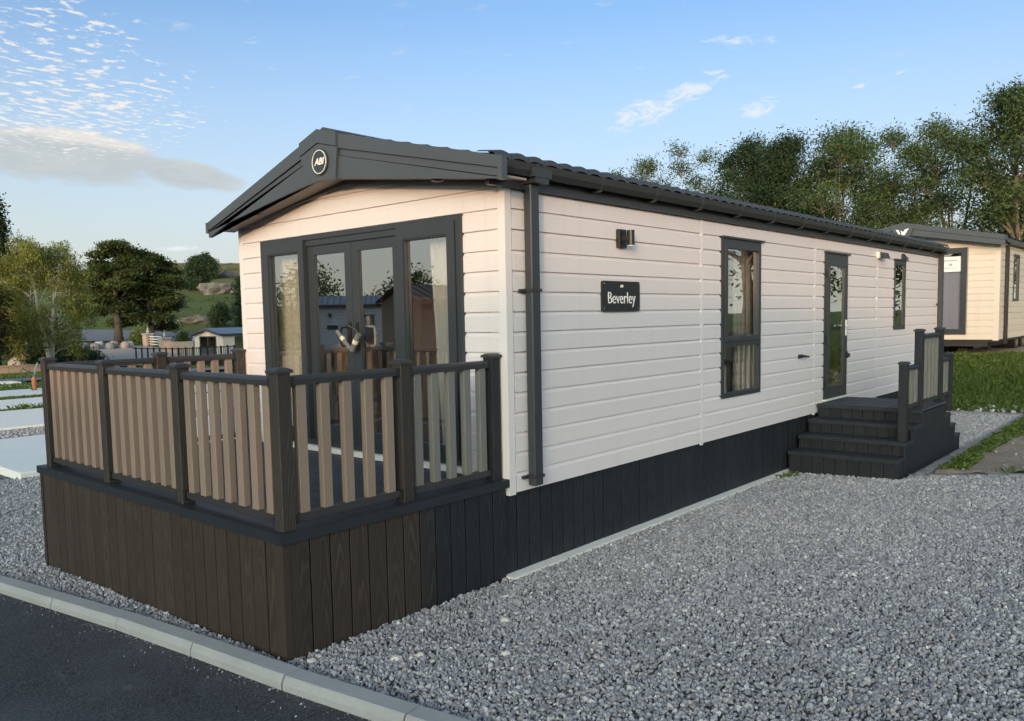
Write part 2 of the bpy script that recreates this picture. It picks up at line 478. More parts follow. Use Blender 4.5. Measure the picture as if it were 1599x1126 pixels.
MAT['leaf'] = leaf_mat('ash_leaf', (0.046, 0.080, 0.034), (0.165, 0.225, 0.092))
MAT['leaf_dark'] = leaf_mat('dark_leaf', (0.032, 0.060, 0.034), (0.100, 0.148, 0.074))
MAT['leaf_oak'] = leaf_mat('oak_leaf', (0.034, 0.055, 0.020), (0.125, 0.150, 0.052))
MAT['leaf_birch'] = leaf_mat('birch_leaf', (0.150, 0.170, 0.045), (0.360, 0.370, 0.110))
MAT['leaf_conifer'] = leaf_mat('conifer_needle', (0.022, 0.042, 0.019), (0.080, 0.106, 0.045), 0.15)
MAT['leaf_cherry'] = leaf_mat('maroon_leaf', (0.039, 0.034, 0.016), (0.098, 0.091, 0.034))
MAT['grass'] = leaf_mat('grass_blade', (0.055, 0.095, 0.022), (0.170, 0.240, 0.060))
MAT['render_white'] = plain('white_render', (0.62, 0.64, 0.66), 0.85, 0.06)
MAT['brown_tile'] = plain('brown_roof', (0.075, 0.060, 0.052), 0.8, 0.2, 2)
MAT['blue_roof'] = plain('blue_grey_roof', (0.13, 0.165, 0.21), 0.4, 0.12, 1)
MAT['pink_stone'] = plain('pink_sandstone', (0.42, 0.32, 0.26), 0.9, 0.15, 2, bmp=0.4)
MAT['bag'] = plain('bulk_bag_white', (0.48, 0.48, 0.48), 0.8, 0.12, 3)
MAT['bag_grey'] = plain('bulk_bag_grey', (0.20, 0.21, 0.22), 0.8, 0.2, 3)
MAT['bag_tan'] = plain('bulk_bag_tan', (0.33, 0.28, 0.25), 0.8, 0.12, 3)
MAT['orange'] = plain('faded_orange', (0.42, 0.13, 0.06), 0.6, 0.1)
MAT['hose'] = plain('green_hose', (0.03, 0.10, 0.06), 0.5, 0.1)
MAT['hose_blue'] = plain('blue_hose', (0.18, 0.30, 0.36), 0.5, 0.1)
MAT['navy'] = plain('navy_cladding', (0.020, 0.030, 0.060), 0.55, 0.15, 2, (1, 1, 8))
MAT['cedar'] = plain('cedar_cladding', (0.20, 0.105, 0.060), 0.6, 0.25, 2, (1, 1, 8))
MAT['paper'] = plain('paper_notice', (0.78, 0.79, 0.78), 0.7, 0.03)
MAT['paper_print'] = plain('grey_print', (0.36, 0.42, 0.40), 0.7, 0.1)
MAT['blind'] = plain('lilac_blind', (0.60, 0.58, 0.63), 0.8, 0.05)
MAT['gap'] = plain('shadow_gap', (0.004, 0.004, 0.004), 0.9, 0.1, spec=0.1)
MAT['chassis'] = plain('black_chassis', (0.018, 0.018, 0.019), 0.6, 0.2)


# ------------------------------------------------------------------ mesh helpers
class MB:
    def __init__(s):
        s.v = []; s.f = []
    def add(s, vs_, fs):
        k = len(s.v); s.v.extend([tuple(p) for p in vs_]); s.f.extend([tuple(i + k for i in f) for f in fs]); return s
    def box(s, x0, x1, y0, y1, z0, z1, mp=None):
        P = [(x0, y0, z0), (x1, y0, z0), (x1, y1, z0), (x0, y1, z0), (x0, y0, z1), (x1, y0, z1), (x1, y1, z1), (x0, y1, z1)]
        if mp: P = [mp(*q) for q in P]
        return s.add(P, [(0, 3, 2, 1), (4, 5, 6, 7), (0, 1, 5, 4), (1, 2, 6, 5), (2, 3, 7, 6), (3, 0, 4, 7)])
    def cbox(s, x0, x1, y0, y1, z0, z1, c=0.006, mp=None):
        """box with chamfered vertical and top edges"""
        def ring(z, i):
            return [(x0 + c + i, y0 + i, z), (x1 - c - i, y0 + i, z), (x1 - i, y0 + c + i, z), (x1 - i, y1 - c - i, z), (x1 - c - i, y1 - i, z), (x0 + c + i, y1 - i, z), (x0 + i, y1 - c - i, z), (x0 + i, y0 + c + i, z)]
        P = ring(z0, 0) + ring(z1 - c, 0) + ring(z1, c)
        if mp: P = [mp(*q) for q in P]
        F = [tuple(range(7, -1, -1)), tuple(range(16, 24))]
        for a in (0, 8):
            for i in range(8):
                j = (i + 1) % 8
                F.append((a + i, a + j, a + 8 + j, a + 8 + i))
        return s.add(P, F)
    def prism(s, pts, a, b, mp):
        """polygon pts (2d) extruded from a to b; mp(u, v, w) -> xyz"""
        n = len(pts)
        P = [mp(p[0], p[1], a) for p in pts] + [mp(p[0], p[1], b) for p in pts]
        F = [tuple(range(n - 1, -1, -1)), tuple(range(n, 2 * n))]
        for i in range(n):
            j = (i + 1) % n; F.append((i, j, n + j, n + i))
        return s.add(P, F)
    def tube(s, pts, rad, k=6, cap=True):
        n = len(pts); P = []
        if not hasattr(rad, '__len__'): rad = [rad] * n
        up0 = None
        for i, p in enumerate(pts):
            p = Vector(p)
            t = (Vector(pts[min(i + 1, n - 1)]) - Vector(pts[max(i - 1, 0)]))
            t = t.normalized() if t.length > 1e-9 else Vector((0, 0, 1))
            if up0 is None:
                up0 = Vector((0, 0, 1)) if abs(t.z) < 0.9 else Vector((1, 0, 0))
            a = t.cross(up0)
            if a.length < 1e-4: a = t.cross(Vector((0, 1, 0)))
            a.normalize(); b = a.cross(t); up0 = b
            for j in range(k):
                an = 2 * math.pi * j / k
                P.append(tuple(p + rad[i] * (math.cos(an) * a + math.sin(an) * b)))
        F = []
        for i in range(n - 1):
            for j in range(k):
                jj = (j + 1) % k
                F.append((i * k + j, i * k + jj, (i + 1) * k + jj, (i + 1) * k + j))
        if cap:
            F.append(tuple(range(k - 1, -1, -1))); F.append(tuple((n - 1) * k + j for j in range(k)))
        return s.add(P, F)
    def disc(s, c, ax, r, h, k=28, mp=None):
        """cylinder: centre c, axis 0/1/2, radius, half-height"""
        P = []
        for sgn in (-1, 1):
            for j in range(k):
                an = 2 * math.pi * j / k
                q = [0, 0, 0]; o = [i for i in range(3) if i != ax]
                q[o[0]] = r * math.cos(an); q[o[1]] = r * math.sin(an); q[ax] = sgn * h
                P.append((c[0] + q[0], c[1] + q[1], c[2] + q[2]))
        if mp: P = [mp(*q) for q in P]
        F = [tuple(range(k - 1, -1, -1)), tuple(range(k, 2 * k))] + [(j, (j + 1) % k, k + (j + 1) % k, k + j) for j in range(k)]
        return s.add(P, F)
    def ringplate(s, c, ax, r0, r1, h, k=36):
        P = []; o = [i for i in range(3) if i != ax]
        for sgn in (-1, 1):
            for r in (r0, r1):
                for j in range(k):
                    an = 2 * math.pi * j / k; q = list(c)
                    q[o[0]] += r * math.cos(an); q[o[1]] += r * math.sin(an); q[ax] += sgn * h
                    P.append(tuple(q))
        F = []
        for j in range(k):
            jj = (j + 1) % k
            F += [(j, jj, k + jj, k + j), (2 * k + j, 3 * k + j, 3 * k + jj, 2 * k + jj), (j, 2 * k + j, 2 * k + jj, jj), (k + j, k + jj, 3 * k + jj, 3 * k + j)]
        return s.add(P, F)
    def mesh(s, name, mat, smooth=False):
        me = bpy.data.meshes.new(name)
        me.from_pydata(s.v, [], s.f)
        bm = bmesh.new(); bm.from_mesh(me); bmesh.ops.recalc_face_normals(bm, faces=bm.faces); bm.to_mesh(me); bm.free()
        if mat: me.materials.append(MAT[mat] if isinstance(mat, str) else mat)
        if smooth:
            me.shade_smooth()
        return me


def link(name, me, parent=None, loc=(0, 0, 0), rotz=0.0, rot=None):
    o = bpy.data.objects.new(name, me)
    o.location = loc
    o.rotation_euler = rot if rot else (0, 0, rotz)
    if parent: o.parent = parent
    COL.objects.link(o)
    return o


def part(name, mb, mat, parent, loc=(0, 0, 0), rotz=0.0, smooth=False, label=None):
    o = link(name, mb.mesh(name, mat, smooth), parent, loc, rotz)
    if label: o['label'] = label
    return o


def tag(o, label, cat, group=None):
    o['label'] = label; o['category'] = cat
    if group: o['group'] = group
    return o


def thing(name, label, cat, loc=(0, 0, 0), rotz=0.0, group=None):
    o = bpy.data.objects.new(name, None); o.empty_display_size = 0.3
    o.location = loc; o.rotation_euler = (0, 0, rotz)
    COL.objects.link(o)
    return tag(o, label, cat, group)


def structure(name, me):
    o = link(name, me); o['kind'] = 'structure'; return o


def np_mesh(name, V, F, mat, tint=None, smooth=False):
    """fast mesh from arrays; F is (n,3) or (n,4)"""
    me = bpy.data.meshes.new(name)
    V = np.asarray(V, np.float32); F = np.asarray(F, np.int32)
    k = F.shape[1]
    me.vertices.add(len(V)); me.vertices.foreach_set('co', V.ravel())
    me.loops.add(F.size); me.loops.foreach_set('vertex_index', F.ravel())
    me.polygons.add(len(F)); me.polygons.foreach_set('loop_start', np.arange(0, F.size, k, dtype=np.int32))
    if tint is not None:
        a = me.attributes.new('tint', 'FLOAT', 'POINT'); a.data.foreach_set('value', np.asarray(tint, np.float32))
    me.update(calc_edges=True)
    if mat: me.materials.append(MAT[mat])
    if smooth: me.shade_smooth()
    return me


# ------------------------------------------------------------------ terrain
def sstep(a, b, x):
    t = np.clip((x - a) / (b - a), 0, 1); return t * t * (3 - 2 * t)


def H(x, y):
    """height of the land"""
    x = np.asarray(x, float); y = np.asarray(y, float)
    base = np.where(y > 0, -0.034, -0.040) * np.clip(y, -7, 4.2)
    bank = 0.92 * sstep(12.2, 16.4, x + 0.12 * (y + 1)) * (1 - sstep(10, 20, y))
    dx, dy = x + 4.6, y + 4.05
    D = np.hypot(dx, dy); az = np.degrees(np.arctan2(dy, dx))
    prof = np.interp(D, [35, 45, 60, 76, 84, 98, 120, 126, 132, 160, 180, 190, 215, 260, 300, 380, 2500], [0, -.18, -.48, -.48, 0.0, .40, .95, 1.7, 2.5, 6.0, 8.5, 9.7, 11.8, 18.2, 23.6, 26.0, 26.0])
    prof = np.where(prof > 0.95, 0.95 + (prof - 0.95) * (1 - sstep(64, 82, az) * 0.7), prof)
    hill = prof * sstep(36, 52, az)
    rise = -1.0 * np.exp(-(((x - 27.5) / 5.0) ** 2 + ((y - 51.5) / 5.5) ** 2))
    bump_ = 0.35 * np.sin(x * 0.055 + 1.3) * np.sin(y * 0.045) * sstep(110, 150, D)
    return base + bank + rise + hill + bump_


def hz(x, y):
    return float(H(x, y))


def grid_axis(lo, hi, step, far, n):
    core = np.arange(lo, hi + step, step)
    g = np.geomspace(step, far, n)
    return np.concatenate([(lo - np.cumsum(np.diff(np.concatenate([[0], g]))))[::-1], core, hi + np.cumsum(np.diff(np.concatenate([[0], g])))])


xs = grid_axis(-12, 60, 0.8, 2500, 44)
ys = grid_axis(-12, 60, 0.8, 2500, 60)
X, Y = np.meshgrid(xs, ys)
V = np.stack([X, Y, H(X, Y) - 0.10], -1).reshape(-1, 3)
nx, ny = len(xs), len(ys)
ii, jj = np.meshgrid(np.arange(nx - 1), np.arange(ny - 1))
a = (jj * nx + ii).ravel()
F = np.stack([a, a + 1, a + nx + 1, a + nx], -1)
structure('ground', np_mesh('ground', V, F, 'ground', smooth=True))


def resample(poly, n):
    poly = np.asarray(poly, float)
    d = np.r_[0, np.cumsum(np.hypot(*np.diff(poly, axis=0).T))]
    t = np.linspace(0, d[-1], n)
    return np.stack([np.interp(t, d, poly[:, 0]), np.interp(t, d, poly[:, 1])], -1)


def sheet(name, A, B, dz, mat, nu=40, nv=40, rough=0.0):
    A = resample(A, nu); B = resample(B, nu)
    t = np.linspace(0, 1, nv)[:, None, None]
    P = A[None] * (1 - t) + B[None] * t
    z = H(P[..., 0], P[..., 1]) + dz
    if rough: z = z + rough * (rng.random(z.shape) - 0.5)
    V = np.concatenate([P, z[..., None]], -1).reshape(-1, 3)
    i, j = np.meshgrid(np.arange(nu - 1), np.arange(nv - 1))
    a = (j * nu + i).ravel()
    F = np.stack([a, a + 1, a + nu + 1, a + nu], -1)
    return structure(name, np_mesh(name, V, F, mat, smooth=True))


KERB = [(-3.6, 11.0), (-2.95, 7.0), (-2.42, 3.6), (-2.16, 1.3), (-2.075, -0.1), (-1.965, -1.3), (-1.80, -3.0), (-1.55, -5.0), (-1.0, -9.0)]
kc = resample(KERB, 200)
ROAD_R = [(x - 0.13, y) for x, y in KERB]
sheet('road', [(-11.5, 30)] + [(-9.8, 7), (-9.2, 0), (-8.2, -9)], [(-5.4, 30)] + ROAD_R, -0.035, 'asphalt', 120, 30)
sheet('gravel_drive', KERB, [(14, 11.0), (14, 0), (13.0, -0.2), (12.9, -3), (13, -9)], -0.006, 'gravel', 60, 60)
# soil and grass patch at the right, enclosed by paver edging
sheet('soil_patch', [(5.80, -1.56), (9.0, -1.52), (12.5, -1.50), (14.5, -1.6)], [(9.6, -9.5), (12.0, -9.5), (13.5, -9.5), (15.5, -9.5)], 0.035, 'soil', 60, 60, 0.05)

# unseen bank added behind the camera, crest shaped to shade ground and lower walls
def bank():
    sx, sy = math.cos(R(SUN_AZ)), math.sin(R(SUN_AZ)); px_, py_ = sy, -sx
    S = np.linspace(-30, 90, 61); T_ = np.linspace(-14, 14, 29); D0 = 56.0
    line = np.interp(S, [-30, -15, -10.5, -7, -3.8, -1.8, 0, 2.9, 7, 18, 90], [-.6, -.3, 1.2, 2.6, 2.9, 2.76, 2.42, 1.75, 1.05, .7, .5])
    V = []
    for s_, l_ in zip(S, line):
        crest = l_ + D0 * math.tan(R(SUN_EL))
        for t_ in T_:
            d_ = D0 + t_
            z = crest * (1 - sstep(0, 13.5, abs(t_))) - .15
            # perpendicular offset s runs so that (0, +y) is positive
            V.append((d_ * sx + s_ * px_, d_ * sy + s_ * py_, z))
    n = len(T_)
    F = [(i * n + j, i * n + j + 1, (i + 1) * n + j + 1, (i + 1) * n + j) for i in range(len(S) - 1) for j in range(n - 1)]
    return structure('shade_bank', np_mesh('shade_bank', V, F, 'ground', smooth=True))
bank()

# kerb: individual stones along the road edge
kerb_root = bpy.data.objects.new('kerb', None); COL.objects.link(kerb_root); kerb_root['kind'] = 'structure'
d = np.r_[0, np.cumsum(np.hypot(*np.diff(kc, axis=0).T))]
tk = 0.35
while tk < d[-1] - 0.95:
    p0 = Vector((np.interp(tk, d, kc[:, 0]), np.interp(tk, d, kc[:, 1]), 0)); p1 = Vector((np.interp(tk + 0.915, d, kc[:, 0]), np.interp(tk + 0.915, d, kc[:, 1]), 0))
    mid = (p0 + p1) / 2; ang = math.atan2(p1.y - p0.y, p1.x - p0.x)
    z0, z1 = hz(p0.x, p0.y), hz(p1.x, p1.y)
    L_ = (p1 - p0).length - 0.010
    mb = MB()
    # section: local v to the right of travel = towards the road?  travel is -Y, so road (-X) is on the right
    sec = [(0.0, -0.2), (-0.135, -0.2), (-0.135, 0.015), (-0.118, 0.048), (-0.11, 0.056), (-0.008, 0.060), (0.0, 0.052)]
    mb.prism(sec, -L_ / 2, L_ / 2, lambda u, v, w: (w, u, v))
    o = part('kerb_stone', mb, 'kerb', kerb_root, (mid.x, mid.y, (z0 + z1) / 2 - 0.012 + random.uniform(-.003, .003)), ang)
    o.rotation_euler = (random.uniform(-.01, .01), -math.atan2(z1 - z0, L_), ang)
    tk += 0.915

# paver edging
edging = bpy.data.objects.new('paver_edging', None); COL.objects.link(edging); edging['kind'] = 'structure'
pm = MB().cbox(-0.099, 0.099, -0.05, 0.05, -0.08, 0.0, 0.005).mesh('paver', 'paver')
def edge_run(p, q, w=0.0):
    p = Vector((*p, 0)); q = Vector((*q, 0)); L_ = (q - p).length; n = int(L_ / 0.204); dr = (q - p).normalized(); ang = math.atan2(dr.y, dr.x)
    for i in range(n):
        c = p + dr * (0.102 + i * 0.204)
        o = link('paver', pm, edging, (c.x, c.y, hz(c.x, c.y) + 0.030 + random.uniform(-.006, .006)), ang + random.uniform(-.02, .02))
edge_run((5.62, -1.445), (12.5, -1.43))
edge_run((5.50, -1.36), (9.35, -9.0))
edge_run((12.5, -1.40), (12.6, 0.4))

# foundation slab under the lodge
slab = structure('concrete_slab', MB().box(-0.06, 12.4, -0.085, 3.75, -0.3, 0.030).mesh('concrete_slab', 'concrete'))

# bases further down the site
def pad(x0, x1, y0, y1, zt=0.10):
    z = hz((x0 + x1) / 2, (y0 + y1) / 2)
    mb = MB().cbox(x0, x1, y0, y1, z - 0.4, z + zt, 0.02)
    o = structure('concrete_pad', mb.mesh('concrete_pad', 'pad')); return o
pad(-0.70, 13.0, 8.6, 12.8)
pad(-1.0, 13.0, 14.95, 18.9, 0.06)
pad(-1.0, 16.0, 19.4, 22.5, 0.06)
pad(-1.0, 7.6, 23.4, 26.4, 0.06)
pad(-4.0, 6.6, 31.2, 32.4, 0.05)
sheet('gravel_strip', [(-4, 11.1), (-4, 12.9), (-4, 14.95)], [(14, 11.1), (14, 12.9), (14, 14.95)], 0.012, 'gravel', 8, 30)
sheet('gravel_strip', [(6.2, 26.6), (6.2, 28.3)], [(14, 26.6), (14, 28.3)], 0.012, 'gravel', 4, 12)
sheet('site_road', [(-40, 33.2), (0, 33.2), (40, 33.6)], [(-40, 36.4), (0, 36.4), (40, 36.8)], 0.012, 'tarmac', 60, 4)
sheet('stone_yard', [(15.5, 50), (19, 49), (23.5, 49.5), (29.3, 58)], [(22, 72), (26, 78), (31, 78), (31.5, 69)], 0.03, 'yard', 16, 16)
sheet('hill_road', [(22, 97), (30.5, 91), (34.7, 85.7), (39, 77), (50, 72)], [(30, 118), (42, 113), (47, 106), (51, 101), (66, 92)], 0.05, 'tarmac', 20, 10)


# ------------------------------------------------------------------ caravan builder pieces
def Lmap(u, n, z): return (u, -n, z)          # long side, outward -Y
def Gmap(u, n, z): return (-n, u, z)          # gable end, outward -X


def segs_minus(u0, u1, holes):
    out = [(u0, u1)]
    for a, b in holes:
        nxt = []
        for p, q in out:
            if b <= p or a >= q: nxt.append((p, q)); continue
            if a > p: nxt.append((p, a))
            if b < q: nxt.append((b, q))
        out = nxt
    return [(p, q) for p, q in out if q - p > 0.01]


def board_mb(mb, mp, u0, u1, za, zb, zi, p, ulim=None):
    """one shiplap board piece between heights za..zb of a row that starts at zi"""
    keys = sorted(set([za, zb] + [z for z in (zi + 0.79 * p, zi + 0.96 * p) if za < z < zb]))
    def nn(z):
        t = (z - zi) / p
        if t <= 0.79: return 0.019
        if t <= 0.96: return 0.019 - 0.018 * (t - 0.79) / 0.17
        return 0.001
    n = len(keys)
    P = []
    for z in keys:
        a, b = u0, u1
        if ulim:
            l0, l1 = ulim(z); a = max(a, l0); b = min(b, l1)
            if b < a: a = b = (a + b) / 2
        for u, d in ((a, nn(z)), (b, nn(z)), (b, -0.006), (a, -0.006)):
            P.append(mp(u, d, z))
    F = [(0, 3, 2, 1), tuple(4 * (n - 1) + k for k in (0, 1, 2, 3))]
    for i in range(n - 1):
        for k in range(4):
            kk = (k + 1) % 4
            F.append((4 * i + k, 4 * i + kk, 4 * i + 4 + kk, 4 * i + 4 + k))
    mb.add(P, F)


def siding(root, mp, breaks, z0, z1, p, holes, mat, ulim=None, gap=0.0):
    zi = z0
    while zi < z1 - 0.02:
        zt = min(zi + p, z1)
        for u0, u1 in zip(breaks[:-1], breaks[1:]):
            full = [(h[0], h[1]) for h in holes if h[2] < zt and h[3] > zi]
            sg = segs_minus(u0, u1, full)
            notch = []
            for h in holes:
                if h[2] < zt and h[3] > zi and h[1] > u0 and h[0] < u1:
                    if h[2] > zi + 0.015: notch.append((max(h[0], u0), min(h[1], u1), zi, h[2]))
                    if h[3] < zt - 0.015: notch.append((max(h[0], u0), min(h[1], u1), h[3], zt))
            for k, (a, b) in enumerate(sg):
                if ulim and ulim(zi)[0] >= b: continue
                if ulim and ulim(zi)[1] <= a: continue
                mb = MB(); board_mb(mb, mp, a + .001, b - .001, zi, zt, zi, p, ulim)
                if k == 0:
                    for (na, nb, ma, mz) in notch: board_mb(mb, mp, na, nb, ma, mz, zi, p, None)
                o = part('siding_board', mb, mat, root); o.location = (random.uniform(-.0012, .0012), random.uniform(-.0012, .0012), random.uniform(-.0015, .0015))
            if not sg:
                for (na, nb, ma, mz) in notch:
                    mb = MB(); board_mb(mb, mp, na, nb, ma, mz, zi, p, None); part('siding_board', mb, mat, root)
        zi += p


def holed_wall(mb, mp, u0, u1, z0, z1, n0, n1, holes):
    us = sorted(set([u0, u1] + [h[0] for h in holes] + [h[1] for h in holes]))
    for a, b in zip(us[:-1], us[1:]):
        zz = [(z0, z1)]
        for h in holes:
            if h[0] < b - 1e-6 and h[1] > a + 1e-6:
                zz = [q for s in zz for q in segs_minus(s[0], s[1], [(h[2], h[3])])]
        for c, d_ in zz:
            mb.box(a, b, n0, n1, c, d_, mp)
    return mb


def frame_mb(mp, u0, u1, z0, z1, w, n0, n1, wb=None, wt=None):
    wb = wb or w; wt = wt or w
    mb = MB()
    mb.box(u0, u0 + w, n0, n1, z0, z1, mp); mb.box(u1 - w, u1, n0, n1, z0, z1, mp)
    mb.box(u0 + w, u1 - w, n0, n1, z1 - wt, z1, mp); mb.box(u0 + w, u1 - w, n0, n1, z0, z0 + wb, mp)
    return mb


def pane_mb(mp, u0, u1, z0, z1, n):
    return MB().box(u0, u1, n - 0.003, n + 0.003, z0, z1, mp)


def text_mesh(body, size, mat, depth=0.004, shear=0.0, offset=0.0, sx=1.0):
    cu = bpy.data.curves.new('lettering', 'FONT')
    cu.body = body; cu.size = size; cu.extrude = depth; cu.shear = shear; cu.offset = offset
    cu.align_x = 'CENTER'; cu.align_y = 'CENTER'
    ob = bpy.data.objects.new('lettering', cu); COL.objects.link(ob)
    dg = bpy.context.evaluated_depsgraph_get(); dg.update()
    me = bpy.data.meshes.new_from_object(ob.evaluated_get(dg))
    bpy.data.objects.remove(ob); bpy.data.curves.remove(cu)
    me.name = 'lettering'
    me.transform(Matrix.Diagonal((sx, 1, 1, 1)))
    me.materials.clear(); me.materials.append(MAT[mat])
    return me


ROT_G = Matrix(((0, 0, -1), (-1, 0, 0), (0, 1, 0))).to_euler()     # text facing -X, reading towards -Y
ROT_L = Matrix(((1, 0, 0), (0, 0, -1), (0, 1, 0))).to_euler()      # text facing -Y, reading towards +X


SLL0 = 0.312
def roof_parts(root, W, L, zr, s, x0, over, mat, tiles=True, s2=None):
    s1 = s
    """two tiled-effect sheets, a ridge cap"""
    yc = W / 2; half = yc + over
    for sg in (-1, 1):
        s = s1 if sg < 0 or s2 is None else s2
        pitch = 0.19; nst = 9; mb = MB()
        xs_ = np.arange(x0, L + 0.12, pitch / 5)
        P = []; rows = []
        for k in range(nst):
            d0, d1 = half * k / nst, half * (k + 1) / nst
            rows += [(d0, 0.012), (d1, 0.03)]
        for dd, lift in rows:
            for x in xs_:
                ph = (x - x0) / pitch * 2 * math.pi
                P.append((x, yc + sg * dd, zr - s * dd + lift + 0.014 * max(-0.3, math.sin(ph))))
        n = len(xs_); F = []
        for i in range(len(rows) - 1):
            for j in range(n - 1):
                F.append((i * n + j, i * n + j + 1, (i + 1) * n + j + 1, (i + 1) * n + j))
        mb.add(P, F)
        part('roof_sheet', mb, mat, root)
        deck = MB()
        deck.add([(x0, yc, zr - .012), (L + .1, yc, zr - .012), (L + .1, yc + sg * (half - .03), zr - s * (half - .03) - .012), (x0, yc + sg * (half - .03), zr - s * (half - .03) - .012),
                  (x0, yc, zr - .05), (L + .1, yc, zr - .05), (L + .1, yc + sg * (half - .03), zr - s * (half - .03) - .05), (x0, yc + sg * (half - .03), zr - s * (half - .03) - .05)],
                 [(0, 1, 2, 3), (7, 6, 5, 4), (0, 4, 5, 1), (1, 5, 6, 2), (2, 6, 7, 3), (3, 7, 4, 0)])
        part('roof_deck', deck, 'gutter', root)
        if tiles and sg == -1:
            tm = MB(); Pt = []
            kk = 7
            for (dy, dz0) in ((0.10, 0.020), (-0.075, 0.038), (-0.080, 0.005)):
                for j in range(kk):
                    t = j / (kk - 1)
                    prof = 0.026 * max(0.0, math.sin(math.pi * t)) ** 0.7 + 0.010 * (1 - t)
                    Pt.append(((t - .5) * pitch * 1.02, dy, dz0 - s * -dy * 1.0 + (prof if dz0 != 0.005 else prof * .8)))
            Ft = [(r * kk + j, r * kk + j + 1, (r + 1) * kk + j + 1, (r + 1) * kk + j) for r in range(2) for j in range(kk - 1)]
            tm.add(Pt, Ft); tme = tm.mesh('roof_tile', mat)
            ye = yc - half
            x = x0 + pitch / 2
            while x < L + 0.05:
                link('roof_tile', tme, root, (x, ye, zr - s * half + 0.008 + random.uniform(-.002, .002)), random.uniform(-.01, .01))
                x += pitch
    cap = MB()
    cap.prism([(-0.17, -0.035), (0, 0.018), (0.17, -0.035), (0.17, -0.005), (0, 0.05), (-0.17, -0.005)], x0 + 0.02, L + 0.1, lambda u, v, w: (w, yc + u, zr + v + 0.02))
    part('ridge_cap', cap, mat, root)


def gutter_parts(root, x0, x1, y, zt, zb, step, mat='gutter', brackets=True):
    mb = MB()
    sec = [(0.06, 0.0), (0.055, -0.045), (0.03, -0.082), (-0.03, -0.09), (-0.052, -0.05), (-0.060, 0.002), (-0.052, 0.002), (-0.045, -0.045), (-0.026, -0.078), (0.026, -0.072), (0.048, -0.04), (0.053, 0.0)]
    mb.prism(sec, x0, x1, lambda u, v, w: (w, y + u, zt + v))
    part('gutter', mb, mat, root, smooth=False)
    part('eaves_board', MB().box(x0 + .05, x1, y + 0.062, y + 0.095, zb - 0.01, zt + 0.02), mat, root)
    if brackets:
        bm = MB()
        bsec = [(0.075, -0.02), (0.07, -0.06), (0.036, -0.115), (-0.036, -0.102), (-0.060, -0.056), (-0.067, 0.008), (-0.05, 0.008), (-0.05, -0.05), (0.0, -0.08), (0.06, -0.02)]
        bm.prism(bsec, -0.019, 0.019, lambda u, v, w: (w, u, v)); bme = bm.mesh('gutter_bracket', mat)
        x = x0 + 0.46
        while x < x1:
            link('gutter_bracket', bme, root, (x, y, zt)); x += step


# ------------------------------------------------------------------ the lodge
ZB, ZT, PITCH = 0.662, 2.98, 0.1545
W, L = 3.66, 12.20
lodge = thing('holiday_lodge', 'long cream clad holiday lodge with dark grey gable fascia behind the brown railed deck', 'lodge')
win1 = (3.445, 4.42, 1.085, 2.805)
door = (6.425, 7.31, 0.815, 2.785)
win2 = (9.485, 10.095, 1.685, 2.81)
fr = (0.42, 3.24, 0.83, 2.815)
side_holes = [win1, door, win2]
breaks = [0.045, 3.02, 3.07] 
SB = [0.04, 3.028, 6.118, 8.66, 12.16]
TRW = 0.022
for a, b in zip(SB[:-1], SB[1:]):
    siding(lodge, Lmap, [a + TRW, b - TRW], ZB, ZT, PITCH, [(h[0] + .01, h[1] - .01, h[2] + .01, h[3] - .01) for h in side_holes], 'siding')
for b in SB[1:-1]:
    o = part('joint_trim', MB().box(b - .021, b + .021, 0.0, 0.020, ZB - 0.022, ZT, Lmap), 'trim', lodge)
ZR, SL = 3.615, 0.244
def glim(z):
    h = (ZR - 0.09 - z) / SLL0
    return (max(0.04, W / 2 - h), min(W - 0.04, W / 2 + h))
siding(lodge, Gmap, [0.045, W - 0.045], ZB, 3.38, PITCH, [(fr[0] + .01, fr[1] - .01, fr[2] - .06, fr[3] - .01)], 'siding', glim)
# corner trims (angle sections)
mb = MB().prism([(0.05, -0.021), (0.05, -0.006), (-0.006, -0.006), (-0.006, 0.05), (-0.021, 0.05), (-0.021, -0.021)], ZB - 0.015, ZT + .02, lambda u, v, w: (u, v, w))
part('corner_trim', mb, 'trim', lodge)
mb = MB().prism([(0.05, W + .021), (0.05, W + .006), (-0.006, W + .006), (-0.006, W - .05), (-0.021, W - .05), (-0.021, W + .021)], ZB - 0.015, ZT + .02, lambda u, v, w: (u, v, w))
part('corner_trim', mb, 'trim', lodge)
mb = MB().prism([(L - .05, -0.021), (L + .021, -0.021), (L + .021, 0.05), (L + .006, 0.05), (L + .006, -0.006), (L - .05, -0.006)], ZB - 0.015, ZT, lambda u, v, w: (u, v, w))
part('corner_trim', mb, 'trim', lodge)
# inner leaves of the walls
cut = lambda h: (h[0] + .02, h[1] - .02, h[2] + .02, h[3] - .02)
part('wall', holed_wall(MB(), Lmap, 0.008, L, ZB + .01, 3.10, -0.09, -0.008, [cut(h) for h in side_holes]), 'inner', lodge)
gh = (fr[0] + .02, fr[1] - .02, 0.79, fr[3] - .02)
mb = holed_wall(MB(), Gmap, 0.095, W - 0.095, ZB + .01, 3.10, -0.09, -0.008, [gh])
mb.prism([(0.2, 3.10), (W - 0.2, 3.10), (W / 2, 3.45)], -0.09, -0.008, lambda u, v, w: Gmap(u, w, v))
part('wall', mb, 'inner', lodge)
part('wall', MB().box(0.008, L, W - 0.09, W, ZB + .01, 3.10), 'trim', lodge)
mb = MB().box(L - .09, L, 0.09, W - .09, ZB + .01, 3.10); mb.prism([(0.2, 3.10), (W - 0.2, 3.10), (W / 2, 3.45)], L - .09, L, lambda u, v, w: (w, u, v))
part('wall', mb, 'trim', lodge)
part('partition', MB().box(5.6, 5.66, 0.09, W - .09, .78, 3.04), 'inner', lodge)
